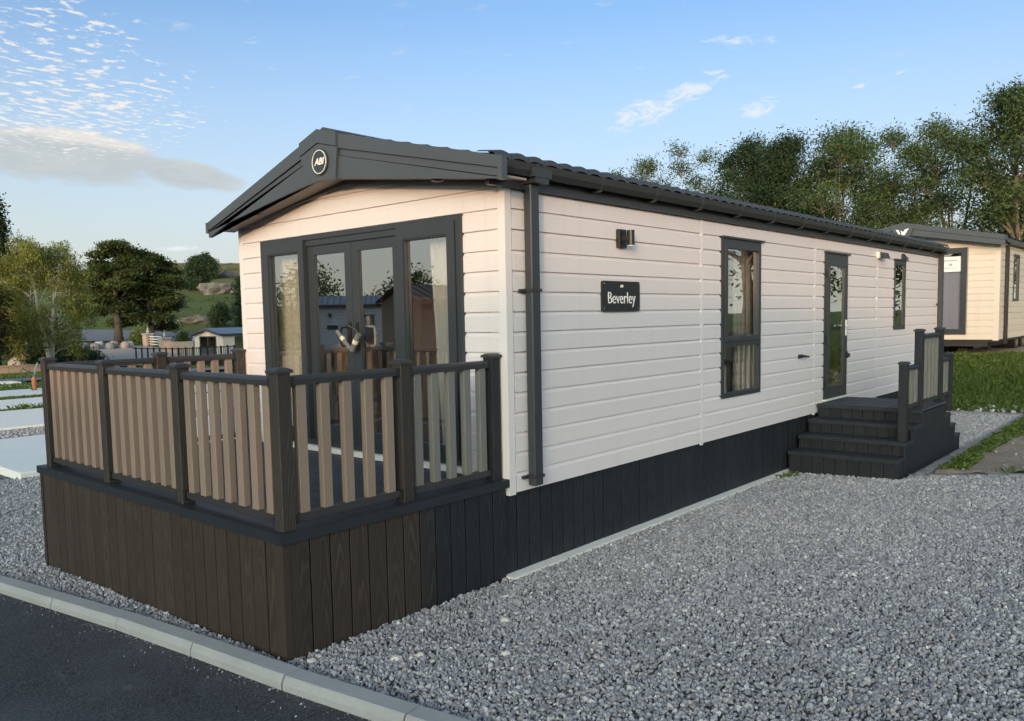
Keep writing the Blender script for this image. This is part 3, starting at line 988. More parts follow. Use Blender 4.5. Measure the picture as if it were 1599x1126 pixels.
part('floor_panel', MB().box(0.09, L - .09, 0.09, W - .09, 0.70, 0.775), 'inner_floor', lodge)
part('ceiling_panel', MB().box(0.09, L - .09, 0.09, W - .09, 3.04, 3.09), 'inner', lodge)
roof_parts(lodge, W, L, ZR - .012, SL, -0.285, 0.09, 'roof', s2=SLL0)
gutter_parts(lodge, -0.27, L + 0.06, -0.115, 3.135, 2.975, 0.86)
# downpipes
def downpipe(x, clips):
    mb = MB().cbox(x - .052, x + .052, -0.105, -0.032, 0.70, 3.055, 0.008)
    dp = part('downpipe', mb, 'anthracite', lodge)
    for z in clips:
        part('pipe_clip', MB().box(x - .062, x + .060, -0.112, -0.02, z - .012, z + .012).box(x - .115, x - .062, -0.045, -0.016, z - .014, z + .010), 'gutter', dp)
    part('gutter_outlet', MB().box(x - .08, x + .08, -0.18, -0.045, 3.005, 3.065).box(x - .11, x + .11, -0.185, -0.055, 3.045, 3.115), 'gutter', dp)
downpipe(0.235, (0.77, 2.21))
downpipe(L - 0.02, (1.0, 2.1))

# front fascia assembly (plane x = -0.33, overhanging the gable)
XF = -0.285
SLL = 0.312          # measured slope of the far half
yc = W / 2
def zroof(y): return ZR - 0.010 - (SL if y < yc else SLL) * abs(y - yc)
def strip(y0, y1, top0, top1, bot0, bot1, xa, xb):
    P = [(xa, y0, bot0), (xa, y1, bot1), (xa, y1, top1), (xa, y0, top0), (xb, y0, bot0), (xb, y1, bot1), (xb, y1, top1), (xb, y0, top0)]
    return MB().add(P, [(0, 1, 2, 3), (7, 6, 5, 4), (0, 4, 5, 1), (1, 5, 6, 2), (2, 6, 7, 3), (3, 7, 4, 0)])
YE0, YE1 = -0.255, W + 0.12
for side in (0, 1):
    yi = yc - 0.001 if side == 0 else yc + 0.001
    ye = YE0 if side == 0 else YE1
    zt0, zt1 = zroof(yi) + .03, zroof(ye) + .03
    part('barge_board', strip(yi, ye, zt0, zt1, zt0 - .125, zt1 - .082, XF - .030, XF + .018), 'fascia', lodge)
    part('barge_strip', strip(yi, ye, zt0 - .128, zt1 - .085, zt0 - .185, zt1 - .142, XF - .012, XF + .02), 'fascia', lodge)
    yb = ye + (0.02 if side == 0 else -0.02)
    part('fascia_panel', strip(yi, yb, zt0 - .188, zt1 - .145, 3.235, (2.975 if side == 0 else 2.935), XF - .020, XF + .015), 'fascia', lodge)
    part('soffit', strip(yi, yb, 3.262, (3.005 if side == 0 else 2.965), 3.247, (2.99 if side == 0 else 2.95), XF + .016, -0.018), 'soffit', lodge)
    yq = 0.03 if side == 0 else W - 0.03
    part('soffit_cove', strip(yi, yq, 3.245, 3.012, 3.210, 2.980, -0.048, -0.022), 'soffit', lodge)
    e0, e1 = (ye - .012, ye + .03) if side == 0 else (ye - .03, ye + .012)
    part('fascia_end_cap', MB().box(XF - .036, XF + .02, e0, e1, (2.965 if side == 0 else 2.925), zroof(ye) + .034), 'fascia', lodge)
    ym = yc - 1.30 if side == 0 else yc + 1.24
    zs = np.interp(abs(ym - yc), [0, abs(yb - yc)], [3.247, 2.980])
    dl = MB().disc((-0.17, ym, zs - .004), 2, 0.050, 0.010)
    sp = part('downlight', dl, 'anthracite', lodge)
    part('bulb', MB().disc((-0.17, ym, zs - .016), 2, 0.030, 0.004), 'black', sp)
mb = MB()
for sg in (-1, 1):
    y0, y1 = yc, yc + sg * 0.262
    k_ = (SL if sg < 0 else SLL) * .262
    mb.add([(XF - .05, y0, ZR + .030), (XF - .05, y1, ZR + .030 - k_), (XF - .05, y1, ZR - .085 - k_), (XF - .05, y0, ZR - .085),
            (XF + .45, y0, ZR + .030), (XF + .45, y1, ZR + .030 - k_), (XF + .45, y1, ZR - .085 - k_), (XF + .45, y0, ZR - .085)],
           [(0, 1, 2, 3), (7, 6, 5, 4), (0, 4, 5, 1), (1, 5, 6, 2), (2, 6, 7, 3), (3, 7, 4, 0)])
part('apex_cap', mb, 'fascia', lodge)
bp = MB().prism([(yc - .27, 3.457), (yc, 3.522), (yc + .25, 3.443), (yc + .155, 3.195), (yc, 3.212), (yc - .235, 3.200)], XF - .045, XF - .0205, lambda u, v, w: (w, u, v))
plate = part('badge_plate', bp, 'fascia', lodge)
BC = (XF - .050, yc - 0.04, 3.362)
badge = part('badge', MB().disc(BC, 0, 0.112, 0.010, 40), 'anthracite', lodge)
part('badge_ring', MB().ringplate((XF - .062, BC[1], BC[2]), 0, 0.094, 0.100, 0.004), 'letter', badge)
link('lettering', text_mesh('ABI', 0.080, 'letter', 0.003, 0.28, 0.0018, 1.05), badge, (XF - .062, BC[1], BC[2]), rot=ROT_G)

# french doors
ymid = 1.83
DZ0, DZ1 = fr[2], fr[3]
mb = frame_mb(Gmap, fr[0], fr[1], DZ0, DZ1, 0.055, -0.05, 0.045, 0.05, 0.045)
part('door_frame', mb, 'anthracite', lodge)
part('door_sill', MB().box(fr[0] - .02, fr[1] + .02, -0.05, 0.09, 0.780, 0.828, Gmap), 'white', lodge)
def light(u0, u1, n1, name, w, wb=0.09, wt=0.10):
    o = part(name, frame_mb(Gmap, u0, u1, DZ0 + .05, DZ1 - .045, w, -0.035, n1, wb, wt), 'anthracite', lodge)
    part('pane', pane_mb(Gmap, u0 + w - .012, u1 - w + .012, DZ0 + .05 + wb - .012, DZ1 - .045 - wt + .012, n1 - 0.045), 'glass', o)
    mb = frame_mb(Gmap, u0 + w, u1 - w, DZ0 + .05 + wb, DZ1 - .045 - wt, 0.012, n1 - 0.04, n1 - 0.010)
    part('glazing_bead', mb, 'anthracite', o)
    return o
light(0.478, 1.165, 0.060, 'fixed_light', 0.085)
light(2.495, 3.182, 0.060, 'fixed_light', 0.085)
part('door_head', MB().box(1.167, 2.493, -0.04, 0.030, DZ1 - .10, DZ1 - .047, Gmap), 'anthracite', lodge)
dl1 = part('door_leaf', frame_mb(Gmap, 1.832, 2.490, DZ0 + .05, DZ1 - .103, 0.098, -0.045, 0.010, 0.12, 0.085), 'anthracite', lodge)
dl2 = part('door_leaf', frame_mb(Gmap, 1.170, 1.828, DZ0 + .05, DZ1 - .103, 0.098, -0.045, 0.010, 0.12, 0.085), 'anthracite', lodge)
for o, a, b in ((dl1, 1.93, 2.392), (dl2, 1.268, 1.73)):
    part('pane', pane_mb(Gmap, a - .01, b + .01, DZ0 + .16, DZ1 - .18, -0.012), 'glass', o)
def bow_handle(y, zc, mat, leaf, out):
    mb = MB().tube([Gmap(y, 0.012, zc + .085), Gmap(y + out * .012, 0.045, zc + .088), Gmap(y + out * .07, 0.052, zc + .084), Gmap(y + out * .088, 0.052, zc + .06), Gmap(y + out * .088, 0.052, zc - .06), Gmap(y + out * .07, 0.052, zc - .084), Gmap(y + out * .012, 0.045, zc - .088), Gmap(y, 0.012, zc - .085)], 0.011, 8)
    part('handle', mb, mat, leaf, smooth=False)
    part('handle_plate', MB().box(y - .020, y + .020, 0.0105, 0.020, zc - .13, zc + .13, Gmap), 'black', leaf)
bow_handle(1.875, 1.865, 'black', dl1, 1)
part('inner_handle', MB().tube([Gmap(1.745, -.044, 1.955), Gmap(1.735, -.085, 1.955), Gmap(1.665, -.092, 1.950), Gmap(1.652, -.092, 1.93), Gmap(1.652, -.092, 1.80), Gmap(1.665, -.092, 1.78), Gmap(1.735, -.085, 1.775), Gmap(1.745, -.044, 1.775)], 0.012, 8), 'white', dl2)
part('handle_plate', MB().box(1.755, 1.795, 0.0105, 0.020, 1.73, 1.99, Gmap), 'black', dl2)

# side windows and door
def side_window(h, transom=None, sill=True):
    u0, u1, z0, z1 = h
    o = part('window', frame_mb(Lmap, u0, u1, z0, z1, 0.05, -0.05, 0.032), 'anthracite', lodge)
    if sill: part('head_drip', MB().box(u0 - .01, u1 + .06, 0.0, 0.055, z1 + .001, z1 + .022, Lmap), 'gutter', o)
    if transom:
        part('sash', frame_mb(Lmap, u0 + .052, u1 - .052, transom + .001, z1 - .052, 0.052, -0.03, 0.052), 'anthracite', o)
        part('pane', pane_mb(Lmap, u0 + .09, u1 - .09, transom + .04, z1 - .09, 0.015), 'glass', o)
        part('transom', MB().box(u0 + .05, u1 - .05, -0.04, 0.028, transom - .06, transom - .001, Lmap), 'anthracite', o)
        part('pane', pane_mb(Lmap, u0 + .045, u1 - .045, z0 + .045, transom - .055, 0.0), 'glass', o)
    else:
        part('pane', pane_mb(Lmap, u0 + .045, u1 - .045, z0 + .045, z1 - .045, 0.005), 'glass_dark', o)
        part('glazing_bead', frame_mb(Lmap, u0 + .05, u1 - .05, z0 + .05, z1 - .05, 0.02, 0.009, 0.022), 'anthracite', o)
    return o
side_window(win1, 1.70)
side_window(win2)
u0, u1, z0, z1 = door
df = part('door_surround', frame_mb(Lmap, u0, u1, z0, z1, 0.045, -0.05, 0.030, 0.03), 'anthracite', lodge)
part('door_sill', MB().box(u0, u1 + .02, 0.0, 0.07, z0 - .022, z0 - .002, Lmap), 'white', lodge)
part('head_drip', MB().box(u0 - .01, u1 + .05, 0.0, 0.055, z1 + .001, z1 + .02, Lmap), 'gutter', df)
ed = part('entrance_door', frame_mb(Lmap, u0 + .047, u1 - .047, z0 + .032, z1 - .047, 0.115, -0.03, 0.045, 0.13, 0.12), 'anthracite', lodge)
part('pane', pane_mb(Lmap, u0 + .15, u1 - .15, z0 + .15, z1 - .155, 0.020), 'glass_dark', ed)
for zc in (1.02, 1.62, 2.52):
    part('hinge', MB().box(u0 + .03, u0 + .085, 0.046, 0.068, zc - .05, zc + .05, Lmap).disc((u0 + .05, .066, zc), 2, .013, .055, 10, Lmap), 'black', ed)
hd = MB().box(u1 - .13, u1 - .09, 0.046, 0.058, 1.66, 1.88, Lmap).tube([Lmap(u1 - .11, .05, 1.80), Lmap(u1 - .11, .10, 1.80), Lmap(u1 - .24, .105, 1.80)], 0.011, 8)
part('handle', hd, 'white', ed)
part('knob', MB().disc((u1 - .06, .065, 1.38), 1, .028, .022, 14, Lmap).box(u1 - .085, u1 - .035, .046, .056, 1.34, 1.43, Lmap), 'black', ed)
# fittings on the long wall
wl = part('wall_light', MB().cbox(1.455, 1.575, 0.016, 0.055, 2.60, 2.76, .004, Lmap).box(1.505, 1.545, .05, .12, 2.66, 2.70, Lmap), 'black', lodge)
part('lamp_tube', MB().disc((1.545, .115, 2.685), 2, .034, .065, 16, Lmap), 'black', wl)
part('lens', MB().disc((1.545, .115, 2.617), 2, .028, .004, 16, Lmap), 'white', wl)
pl = MB()
pts = []
for cx_, cz_, a0 in ((1.79, 2.285, 0), (1.235, 2.285, 90), (1.235, 2.065, 180), (1.79, 2.065, 270)):
    for k in range(5):
        an = R(a0 + 22.5 * k); pts.append((cx_ + .022 * math.cos(an), cz_ + .022 * math.sin(an)))
pl.prism(pts, 0.017, 0.036, lambda u, v, w: Lmap(u, w, v))
plaque = part('name_plaque', pl, 'plaque', lodge)
link('lettering', text_mesh('Beverley', 0.146, 'letter', 0.002, 0, -0.0006, 0.88), plaque, (1.512, -0.038, 2.155), rot=ROT_L)
link('lettering', text_mesh('ABI', 0.030, 'letter', 0.002, 0.2, 0.0005, 1.0), plaque, (1.512, -0.038, 2.262), rot=ROT_L)
scr = MB()
for cx_ in (1.237, 1.788):
    for cz_ in (2.067, 2.283): scr.disc((cx_, .038, cz_), 1, .007, .003, 8, Lmap)
part('screw_heads', scr, 'chrome', plaque)
sl = part('security_light', MB().box(8.585, 8.66, .017, .06, 2.80, 2.90, Lmap), 'white', lodge)
part('lamp_head', MB().add([Lmap(*q) for q in ((8.63, .05, 2.80), (8.80, .05, 2.80), (8.80, .05, 2.90), (8.63, .05, 2.90), (8.64, .16, 2.80), (8.79, .16, 2.80), (8.79, .13, 2.88), (8.64, .13, 2.88))], [(0, 1, 2, 3), (4, 7, 6, 5), (0, 4, 5, 1), (1, 5, 6, 2), (2, 6, 7, 3), (3, 7, 4, 0)]), 'black', sl)
part('vent_cowl', MB().add([Lmap(*q) for q in ((9.86, .017, 2.93), (10.00, .017, 2.93), (10.02, .017, 2.83), (9.84, .017, 2.83), (9.88, .03, 2.93), (9.98, .03, 2.93), (10.02, .10, 2.835), (9.84, .10, 2.835))], [(0, 1, 2, 3), (4, 7, 6, 5), (0, 4, 5, 1), (1, 5, 6, 2), (2, 6, 7, 3), (3, 7, 4, 0)]), 'anthracite', lodge)
part('overflow_spout', MB().box(5.56, 5.66, .017, .04, 1.42, 1.465, Lmap).tube([Lmap(5.60, .03, 1.445), Lmap(5.66, .075, 1.44), Lmap(5.76, .08, 1.43)], [.018, .016, .012], 8), 'black', lodge)

# skirting planks below the wall
PW = 0.1375
skirt_me = {}
def plank_mesh(name, w, h, mat):
    k = (name, round(w, 3), round(h, 3), mat)
    if k not in skirt_me:
        skirt_me[k] = MB().cbox(-w / 2, w / 2, -0.010, 0.010, -h / 2, h / 2, 0.0015).mesh(name, mat)
    return skirt_me[k]
x = 0.028
while x < L:
    link('skirting_plank', plank_mesh('skirting_plank', PW, 0.64, 'deck_char'), lodge, (x, 0.030 + random.uniform(-.0015, .0015), 0.345)); x += PW + 0.0105
part('skirting_backing', MB().box(0.006, L, 0.0255, 0.065, 0.02, 0.66), 'gap', lodge)
part('skirting_backing', MB().box(0.05, L, W - 0.06, W - .04, -.1, 0.66), 'black', lodge)
part('skirting_backing', MB().box(L - .07, L - .05, 0.07, W - .07, 0.0, 0.66), 'black', lodge)

# ------------------------------------------------------------------ deck
deck = thing('raised_deck', 'raised deck with dark brown plank sides and tan baluster railing before the glass doors', 'deck')
DX, DY, DZ = -2.01, 3.80, 0.777
def gz(y): return float(H(-2.0, y))
# front face planks (plane x = DX)
y = 0.045 + PW / 2
while y < DY:
    b = gz(y) - 0.06; t_ = 0.715
    link('deck_plank', plank_mesh('deck_plank', PW, round((t_ - b) * 25) / 25, 'deck_brown'), deck, (DX + .010 + random.uniform(-.0015, .0015), y, t_ - round((t_ - b) * 25) / 50), R(90)); y += PW + 0.0105
x = DX + 0.045 + PW / 2
while x < 0.0:
    m_ = 'deck_brown' if x < -1.0 else ('deck_toned' if x < -0.72 else 'deck_char')  # darker toning near the lodge put into the colour; all walnut planks
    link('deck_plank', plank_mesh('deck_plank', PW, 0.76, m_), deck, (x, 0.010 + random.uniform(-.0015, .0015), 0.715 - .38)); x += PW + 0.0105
x = DX + PW / 2
while x < 0.0:
    link('deck_plank', plank_mesh('deck_plank', PW, 0.92, 'deck_brown'), deck, (x, DY - 0.010, 0.715 - .46)); x += PW + 0.0105
part('deck_backing', MB().box(DX + .05, -.055, 0.0055, .04, -.05, .70).box(DX + .0055, DX + .04, 0.05, DY - .04, -.2, .70).box(DX + .024, -.03, DY - .04, DY - .024, -.2, .70), 'gap', deck)
part('corner_strip', MB().prism([(DX - .004, -.004), (DX + .044, -.004), (DX + .044, .008), (DX + .008, .008), (DX + .008, .044), (DX - .004, .044)], -0.05, 0.715, lambda u, v, w: (u, v, w)), 'deck_brown', deck)
part('corner_strip', MB().prism([(DX - .004, DY + .004), (DX + .044, DY + .004), (DX + .044, DY - .008), (DX + .008, DY - .008), (DX + .008, DY - .044), (DX - .004, DY - .044)], -0.2, 0.715, lambda u, v, w: (u, v, w)), 'deck_brown', deck)
# mitred edge boards round the rim
o_ = 0.022; iw = 0.12
def rim(P):
    part('edge_board', MB().add([(*p, DZ) for p in P] + [(*p, DZ - .062) for p in P], [(0, 1, 2, 3), (7, 6, 5, 4), (0, 4, 5, 1), (1, 5, 6, 2), (2, 6, 7, 3), (3, 7, 4, 0)]), 'deck_trim', deck)
rim([(DX - o_, -o_), (-0.024, -o_), (-0.024, iw), (DX + iw, iw)])
rim([(DX - o_, -o_ + .003), (DX + iw - .002, iw + .002), (DX + iw - .002, DY - iw - .002), (DX - o_, DY + o_ - .003)])
rim([(DX - o_ + .003, DY + o_), (DX + iw, DY - iw), (-0.024, DY - iw), (-0.024, DY + o_)])
x = DX + iw + PW / 2 + .004
bm_ = MB().cbox(-PW / 2, PW / 2, -(DY / 2 - iw - .006), DY / 2 - iw - .006, -.024, -.002, .003).mesh('deck_board', 'deck_floor')
while x < -0.09:
    link('deck_board', bm_, deck, (x, DY / 2, DZ - .002)); x += PW + .006

RAILZ0, RAILZ1, POSTZ = 0.815, 1.655, 1.735
def post(root, x, y, z0, z1, mat, w=0.046):
    p = part('post', MB().cbox(-w, w, -w, w, z0, z1 - .022, .004), mat, root, (x, y, 0))
    cap = MB()
    cap.box(-w - .012, w + .012, -w - .012, w + .012, z1 - .026, z1 - .010)
    a, b = w + .012, w - .012
    cap.add([(-a, -a, z1 - .010), (a, -a, z1 - .010), (a, a, z1 - .010), (-a, a, z1 - .010), (-b, -b, z1 + .004), (b, -b, z1 + .004), (b, b, z1 + .004), (-b, b, z1 + .004)], [(4, 5, 6, 7), (0, 1, 5, 4), (1, 2, 6, 5), (2, 3, 7, 6), (3, 0, 4, 7)])
    part('post_cap', cap, 'rail', p)
    return p
def railing(root, p, q, zb, zt, nb, bal='baluster', bw=.034, bd=.023, rail_mat='rail'):
    """rails and balusters between post centres p and q"""
    p = Vector((*p, 0)); q = Vector((*q, 0)); dr = (q - p).normalized(); L_ = (q - p).length - .092; mid = (p + q) / 2; ang = math.atan2(dr.y, dr.x)
    top = MB().prism([(-.030, -.052), (.030, -.052), (.034, -.02), (.026, -.004), (0.008, .004), (-.008, .004), (-.026, -.004), (-.034, -.02)], -L_ / 2, L_ / 2, lambda u, v, w: (w, u, zt + v))
    part('handrail', top, rail_mat, root, (mid.x, mid.y, 0), ang)
    bot = MB().box(-L_ / 2, L_ / 2, -.028, .028, zb, zb + .045)
    part('bottom_rail', bot, rail_mat, root, (mid.x, mid.y, 0), ang)
    for sx in (-1, 1):
        for z in (zb + .02, zt - .03):
            br = MB().box(min(sx * (L_ / 2 - .022), sx * L_ / 2), max(sx * (L_ / 2 - .022), sx * L_ / 2), -.040, .040, z - .032, z + .030)
            part('rail_bracket', br, 'black', root, (mid.x, mid.y, 0), ang)
    me = MB().cbox(-bw, bw, -bd, bd, zb + .046, zt - .05, .003).mesh('baluster', bal)
    for i in range(nb):
        t = -L_ / 2 + L_ * (i + .5 + .25 * (0)) / nb
        c = mid + dr * t
        link('baluster', me, root, (c.x, c.y, 0), ang)
PA, PB_ = (DX + .075, .075), (DX + .085, DY - .10)
p1, p2 = (DX + .080, 1.292), (DX + .082, 2.49)
s1, s2 = (-0.985, .085), (-0.085, .085)
k1, k2 = (-0.92, DY - .10), (-0.085, DY - .12)
post(deck, *PA, DZ, POSTZ, 'post'); post(deck, *p1, DZ, POSTZ, 'post'); post(deck, *p2, DZ, POSTZ, 'post'); post(deck, *PB_, DZ, POSTZ, 'post')
post(deck, *s1, DZ, POSTZ, 'post'); post(deck, *s2, DZ, POSTZ, 'post_char'); post(deck, *k1, DZ, POSTZ, 'post'); post(deck, *k2, DZ, POSTZ, 'post')  # post at the wall carries the same painted toning
railing(deck, PA, p1, RAILZ0, RAILZ1 + .03, 7); railing(deck, p1, p2, RAILZ0, RAILZ1 + .03, 7); railing(deck, p2, PB_, RAILZ0, RAILZ1 + .03, 7)
railing(deck, PA, s1, RAILZ0, RAILZ1 + .03, 5); railing(deck, s1, s2, RAILZ0, RAILZ1 + .03, 5, 'baluster_grey')  # grey in the wall bay is painted toning over tan balusters
railing(deck, PB_, k1, RAILZ0, RAILZ1 + .03, 6); railing(deck, k1, k2, RAILZ0, RAILZ1 + .03, 5)

# ------------------------------------------------------------------ entrance steps
steps = thing('entrance_steps', 'charcoal composite steps up to the side door with posts and slatted railing', 'steps', (6.6, -0.7, 0))
steps_off = Vector((-6.6, 0.7, 0))
sroot = bpy.data.objects.new('tmp', None)
def spart(name, mb, mat, par=None): return part(name, mb, mat, par or steps, tuple(steps_off) if par is None else (0, 0, 0))
YO = -1.30
noses = [(5.21, 0.285), (5.53, 0.450), (5.85, 0.612), (6.17, 0.785)]
fars = [(8.12, 0.270), (7.86, 0.440), (7.58, 0.610)]
PXE = 7.30
def tread(xa, xb, z): spart('tread', MB().cbox(xa, xb, YO - .025, -0.035, z - .045, z, .006), 'deck_trim')
for i, (xn, z) in enumerate(noses[:3]): tread(xn, noses[i + 1][0] + .03, z)
for i, (xn, z) in enumerate(fars): tread((fars[i + 1][0] if i < 2 else PXE) - .03, xn, z)
yb_ = YO - .02
while yb_ < -0.05:
    e = min(yb_ + PW, -.036)
    spart('platform_board', MB().cbox(noses[3][0], PXE, yb_, e - .005, .755, .785, .004), 'deck_floor'); yb_ += PW
spart('platform_nosing', MB().cbox(noses[3][0] - .004, noses[3][0] + .03, YO - .03, -.036, .735, .7845, .004), 'deck_trim')
zprev = None
for i, (xn, z) in enumerate(noses):
    zlo = noses[i - 1][1] if i else -0.05
    k = 0; yy = YO + .001
    while yy < -0.06:
        e = min(yy + PW, -0.04)
        hgt = z - .046 - zlo - (.001 if i else 0)
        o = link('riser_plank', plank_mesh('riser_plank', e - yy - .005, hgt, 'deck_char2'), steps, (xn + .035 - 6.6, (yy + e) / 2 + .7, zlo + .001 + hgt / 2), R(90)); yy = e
# planked side, stepped outline
x = noses[0][0] + .02
while x < fars[0][0] - .01:
    w_ = min(PW, fars[0][0] - x)
    xm = x + w_ / 2
    top = 0
    for xn, z in noses:
        if xm > xn: top = z
    if xm > PXE:
        top = 0
        for xn, z in fars:
            if xm < xn: top = max(top, z)
    zb_ = 0.0
    top -= .047
    link('side_plank', plank_mesh('side_plank', w_ - .004, round(top - zb_, 3), 'deck_char'), steps, (xm - 6.6, YO + .0 - .008 + .7, (top + zb_) / 2)); x += PW + .0005
bk = MB()
for i, (xn, z) in enumerate(noses):
    xe = noses[i + 1][0] if i < 3 else PXE
    bk.box(xn + .05, xe + .049, YO - .011, -.04, -.05, z - .05)
for i, (xn, z) in enumerate(fars):
    xe = fars[i + 1][0] if i < 2 else PXE
    bk.box(xe + .0505, xn - .02, YO - .011, -.04, -.05, z - .05)
spart('step_carcass', bk, 'gap')
# posts and railings of the steps
sp = [(5.64, 0.452, 1.395), (6.27, 0.787, 1.765), (7.20, 0.787, 1.765), (7.72, 0.612, 1.41)]
SY = YO + .05
def spost(x, z0, z1):
    return post(steps, x - 6.6, SY + .7, z0, z1, 'post_char')
for q in sp: spost(*q)
def srail(a, b, zb, zt, nb):
    railing(steps, (a - 6.6, SY + .7), (b - 6.6, SY + .7), zb, zt, nb, 'baluster_grey', .030, .018, 'deck_trim')
srail(5.64, 6.27, 0.83, 1.34, 3); srail(6.27, 7.20, 0.835, 1.70, 5); srail(7.20, 7.72, 0.84, 1.36, 3)

# ------------------------------------------------------------------ things inside and on the lodge
def wavy(name, mp, u0, u1, z0, z1, n, amp, waves, mat, lean=0.0, taper=None):
    V = []; cols = 60; rows = 14
    for j in range(rows + 1):
        t = j / rows; z = z0 + (z1 - z0) * t
        a, b = u0, u1
        if taper: a, b = a + taper[0] * (1 - t), b + taper[1] * (1 - t)
        for i in range(cols + 1):
            s = i / cols
            ph = s * waves * 2 * math.pi
            V.append(mp(a + (b - a) * s, n + amp * math.sin(ph + .4 * math.sin(ph * .37)) * (1 - .25 * t), z))
    F = [(j * (cols + 1) + i, j * (cols + 1) + i + 1, (j + 1) * (cols + 1) + i + 1, (j + 1) * (cols + 1) + i) for j in range(rows) for i in range(cols)]
    me = MB().add(V, F).mesh(name, mat, True)
    return link(name, me)
c1 = wavy('curtain', Gmap, 2.70, 3.42, 0.80, 2.86, -0.125, 0.022, 6, 'curtain', taper=(-.03, 0))
tag(c1, 'wide cream curtain behind the left glass of the french doors', 'curtain')
c2 = wavy('curtain', Gmap, 0.70, 0.96, 0.80, 2.86, -0.125, 0.022, 4, 'voile', taper=(0, -.12))
tag(c2, 'narrow white curtain behind the right glass of the french doors', 'curtain')
c3 = wavy('curtain', Lmap, 4.10, 4.42, 0.98, 2.84, -0.16, 0.016, 4, 'plaid', taper=(0, 0))
tag(c3, 'grey checked curtain in the tall two-part side window', 'curtain')
c4 = wavy('curtain', Lmap, 4.36, 4.60, 0.98, 2.84, -0.125, 0.012, 3, 'voile')
tag(c4, 'plain pale curtain at the right edge of the tall two-part side window', 'curtain')
sofa = thing('sofa', 'tan sofa seen low through the french doors', 'sofa', (1.25, 1.9, .775))
part('seat', MB().cbox(-.35, .42, -.95, .95, .10, .44, .04), 'sofa', sofa)
part('backrest', MB().cbox(-.55, -.34, -.95, .95, .08, .92, .05), 'sofa', sofa)
for s in (-1, 1): part('armrest', MB().cbox(-.5, .42, s * 1.04 - .09, s * 1.04 + .09, .05, .62, .04), 'sofa_dark', sofa)
for sx in (-.45, .35):
    for sy in (-.95, .95): part('leg', MB().box(sx - .03, sx + .03, sy - .03, sy + .03, 0, .11), 'wood', sofa)
ch = thing('dining_chair', 'honey wood chair back seen through the left door leaf', 'chair', (0.62, 2.45, .775), R(20))
part('backrest', MB().cbox(-.24, -.20, -.24, .24, .48, 1.02, .02), 'wood', ch); part('seat', MB().cbox(-.24, .24, -.24, .24, .43, .48, .02), 'sofa_dark', ch)
for sx in (-.22, .22):
    for sy in (-.22, .22): part('leg', MB().box(sx - .02, sx + .02, sy - .02, sy + .02, 0, .43), 'wood', ch)
cab = thing('cabinet', 'dark wooden cabinet standing at the back of the living room', 'cabinet', (4.6, 2.6, .775))
part('body', MB().cbox(-.3, .3, -.9, .9, 0, 1.15, .01), 'wood', cab)
for s in (-1, 0, 1): part('cabinet_door', MB().cbox(-.325, -.302, s * .58 - .27, s * .58 + .27, .08, 1.08, .005), 'sofa_dark', cab)
# two wrapped tubes hanging from the black handle
tb = thing('wrapped_tube', 'pair of taped grey foam tubes hanging in a V from the black door handle', 'tubes', (-.08, 1.76, 1.74))
def cyl(a, b, r): return MB().tube([a, b], r, 12)
t1 = part('tube', cyl((-.01, .0, .0), (-.01, -.10, .145), .026), 'tube', tb)
part('tape_band', cyl((-.01, -.045, .065), (-.01, -.066, .096), .0285), 'tape', t1)
t2 = part('tube', cyl((-.01, .02, .012), (.0, .215, .172), .020), 'tube', tb)
part('tape_band', cyl((-.006, .115, .090), (-.004, .148, .117), .0225), 'tape', t2)
part('cord', MB().tube([(.03, .10, .22), (.01, .0, .20), (-.005, -.06, .18), (-.01, -.10, .145)], .003, 6), 'tube', tb)

# ------------------------------------------------------------------ the neighbouring caravan on the right
van = thing('static_caravan', 'peach clad static caravan with charcoal fascia standing up the bank behind the lodge', 'caravan', (17.2, -0.10, 0.87))
vz0, vz1, VW, VL = 0.40, 2.66, 4.0, 9.0
vwin = (0.66, 2.05, 0.52, 2.58)
vs_ = (1.55, 2.25, 1.30, 2.45)
siding(van, Gmap, [0.10, VW - .05], vz0, vz1 + .15, PITCH, [vwin], 'siding_far')
siding(van, Lmap, [0.05, 0.52], vz0, vz1, PITCH, [], 'siding_far')
siding(van, Lmap, [0.60, 4.2], vz0, vz1, PITCH, [vs_], 'siding_far')
siding(van, Lmap, [4.24, VL], vz0, vz1, PITCH, [], 'siding_far')
part('corner_trim', MB().box(-.022, .05, -.022, .10, vz0 - .02, vz1), 'siding_far', van)
part('wall', holed_wall(MB(), Gmap, 0.0, VW, vz0, vz1, -0.09, -0.008, [vwin]), 'siding_far', van)
part('wall', holed_wall(MB(), Lmap, 0.09, VL, vz0, vz1, -0.09, -0.008, [vs_]), 'siding_far', van)
part('wall', MB().box(0.09, VL, VW - .09, VW, vz0, vz1), 'siding_far', van)
part('wall', MB().box(VL - .09, VL, .09, VW - .09, vz0, vz1), 'siding_far', van)
mb = MB().prism([(0.0, vz1 + .001), (VW, vz1 + .001), (VW / 2, vz1 + .5)], -0.09, -0.008, lambda u, v, w: Gmap(u, w, v)); part('gable_panel', mb, 'siding_far', van)
part('floor_panel', MB().box(.0, VL, .0, VW, vz0 - .06, vz0 + .0), 'chassis', van)
o = part('window', frame_mb(Gmap, *vwin, 0.13, -.05, .04), 'anthracite', van)
part('pane', pane_mb(Gmap, vwin[0] + .12, vwin[1] - .12, vwin[2] + .12, vwin[3] - .12, 0.0), 'glass', o)
part('jamb', MB().box(vwin[0] - .02, vwin[0], -.02, .05, vwin[2], vwin[3], Gmap), 'soffit', o)
no = part('notice_paper', MB().box(0.80, 1.24, .006, .009, 2.02, 2.38, Gmap).box(1.25, 1.64, .006, .009, 2.00, 2.36, Gmap), 'paper', van)
mb = MB()
for k in range(5): mb.box(1.30, 1.58, .0095, .011, 2.06 + k * .05, 2.075 + k * .05, Gmap)
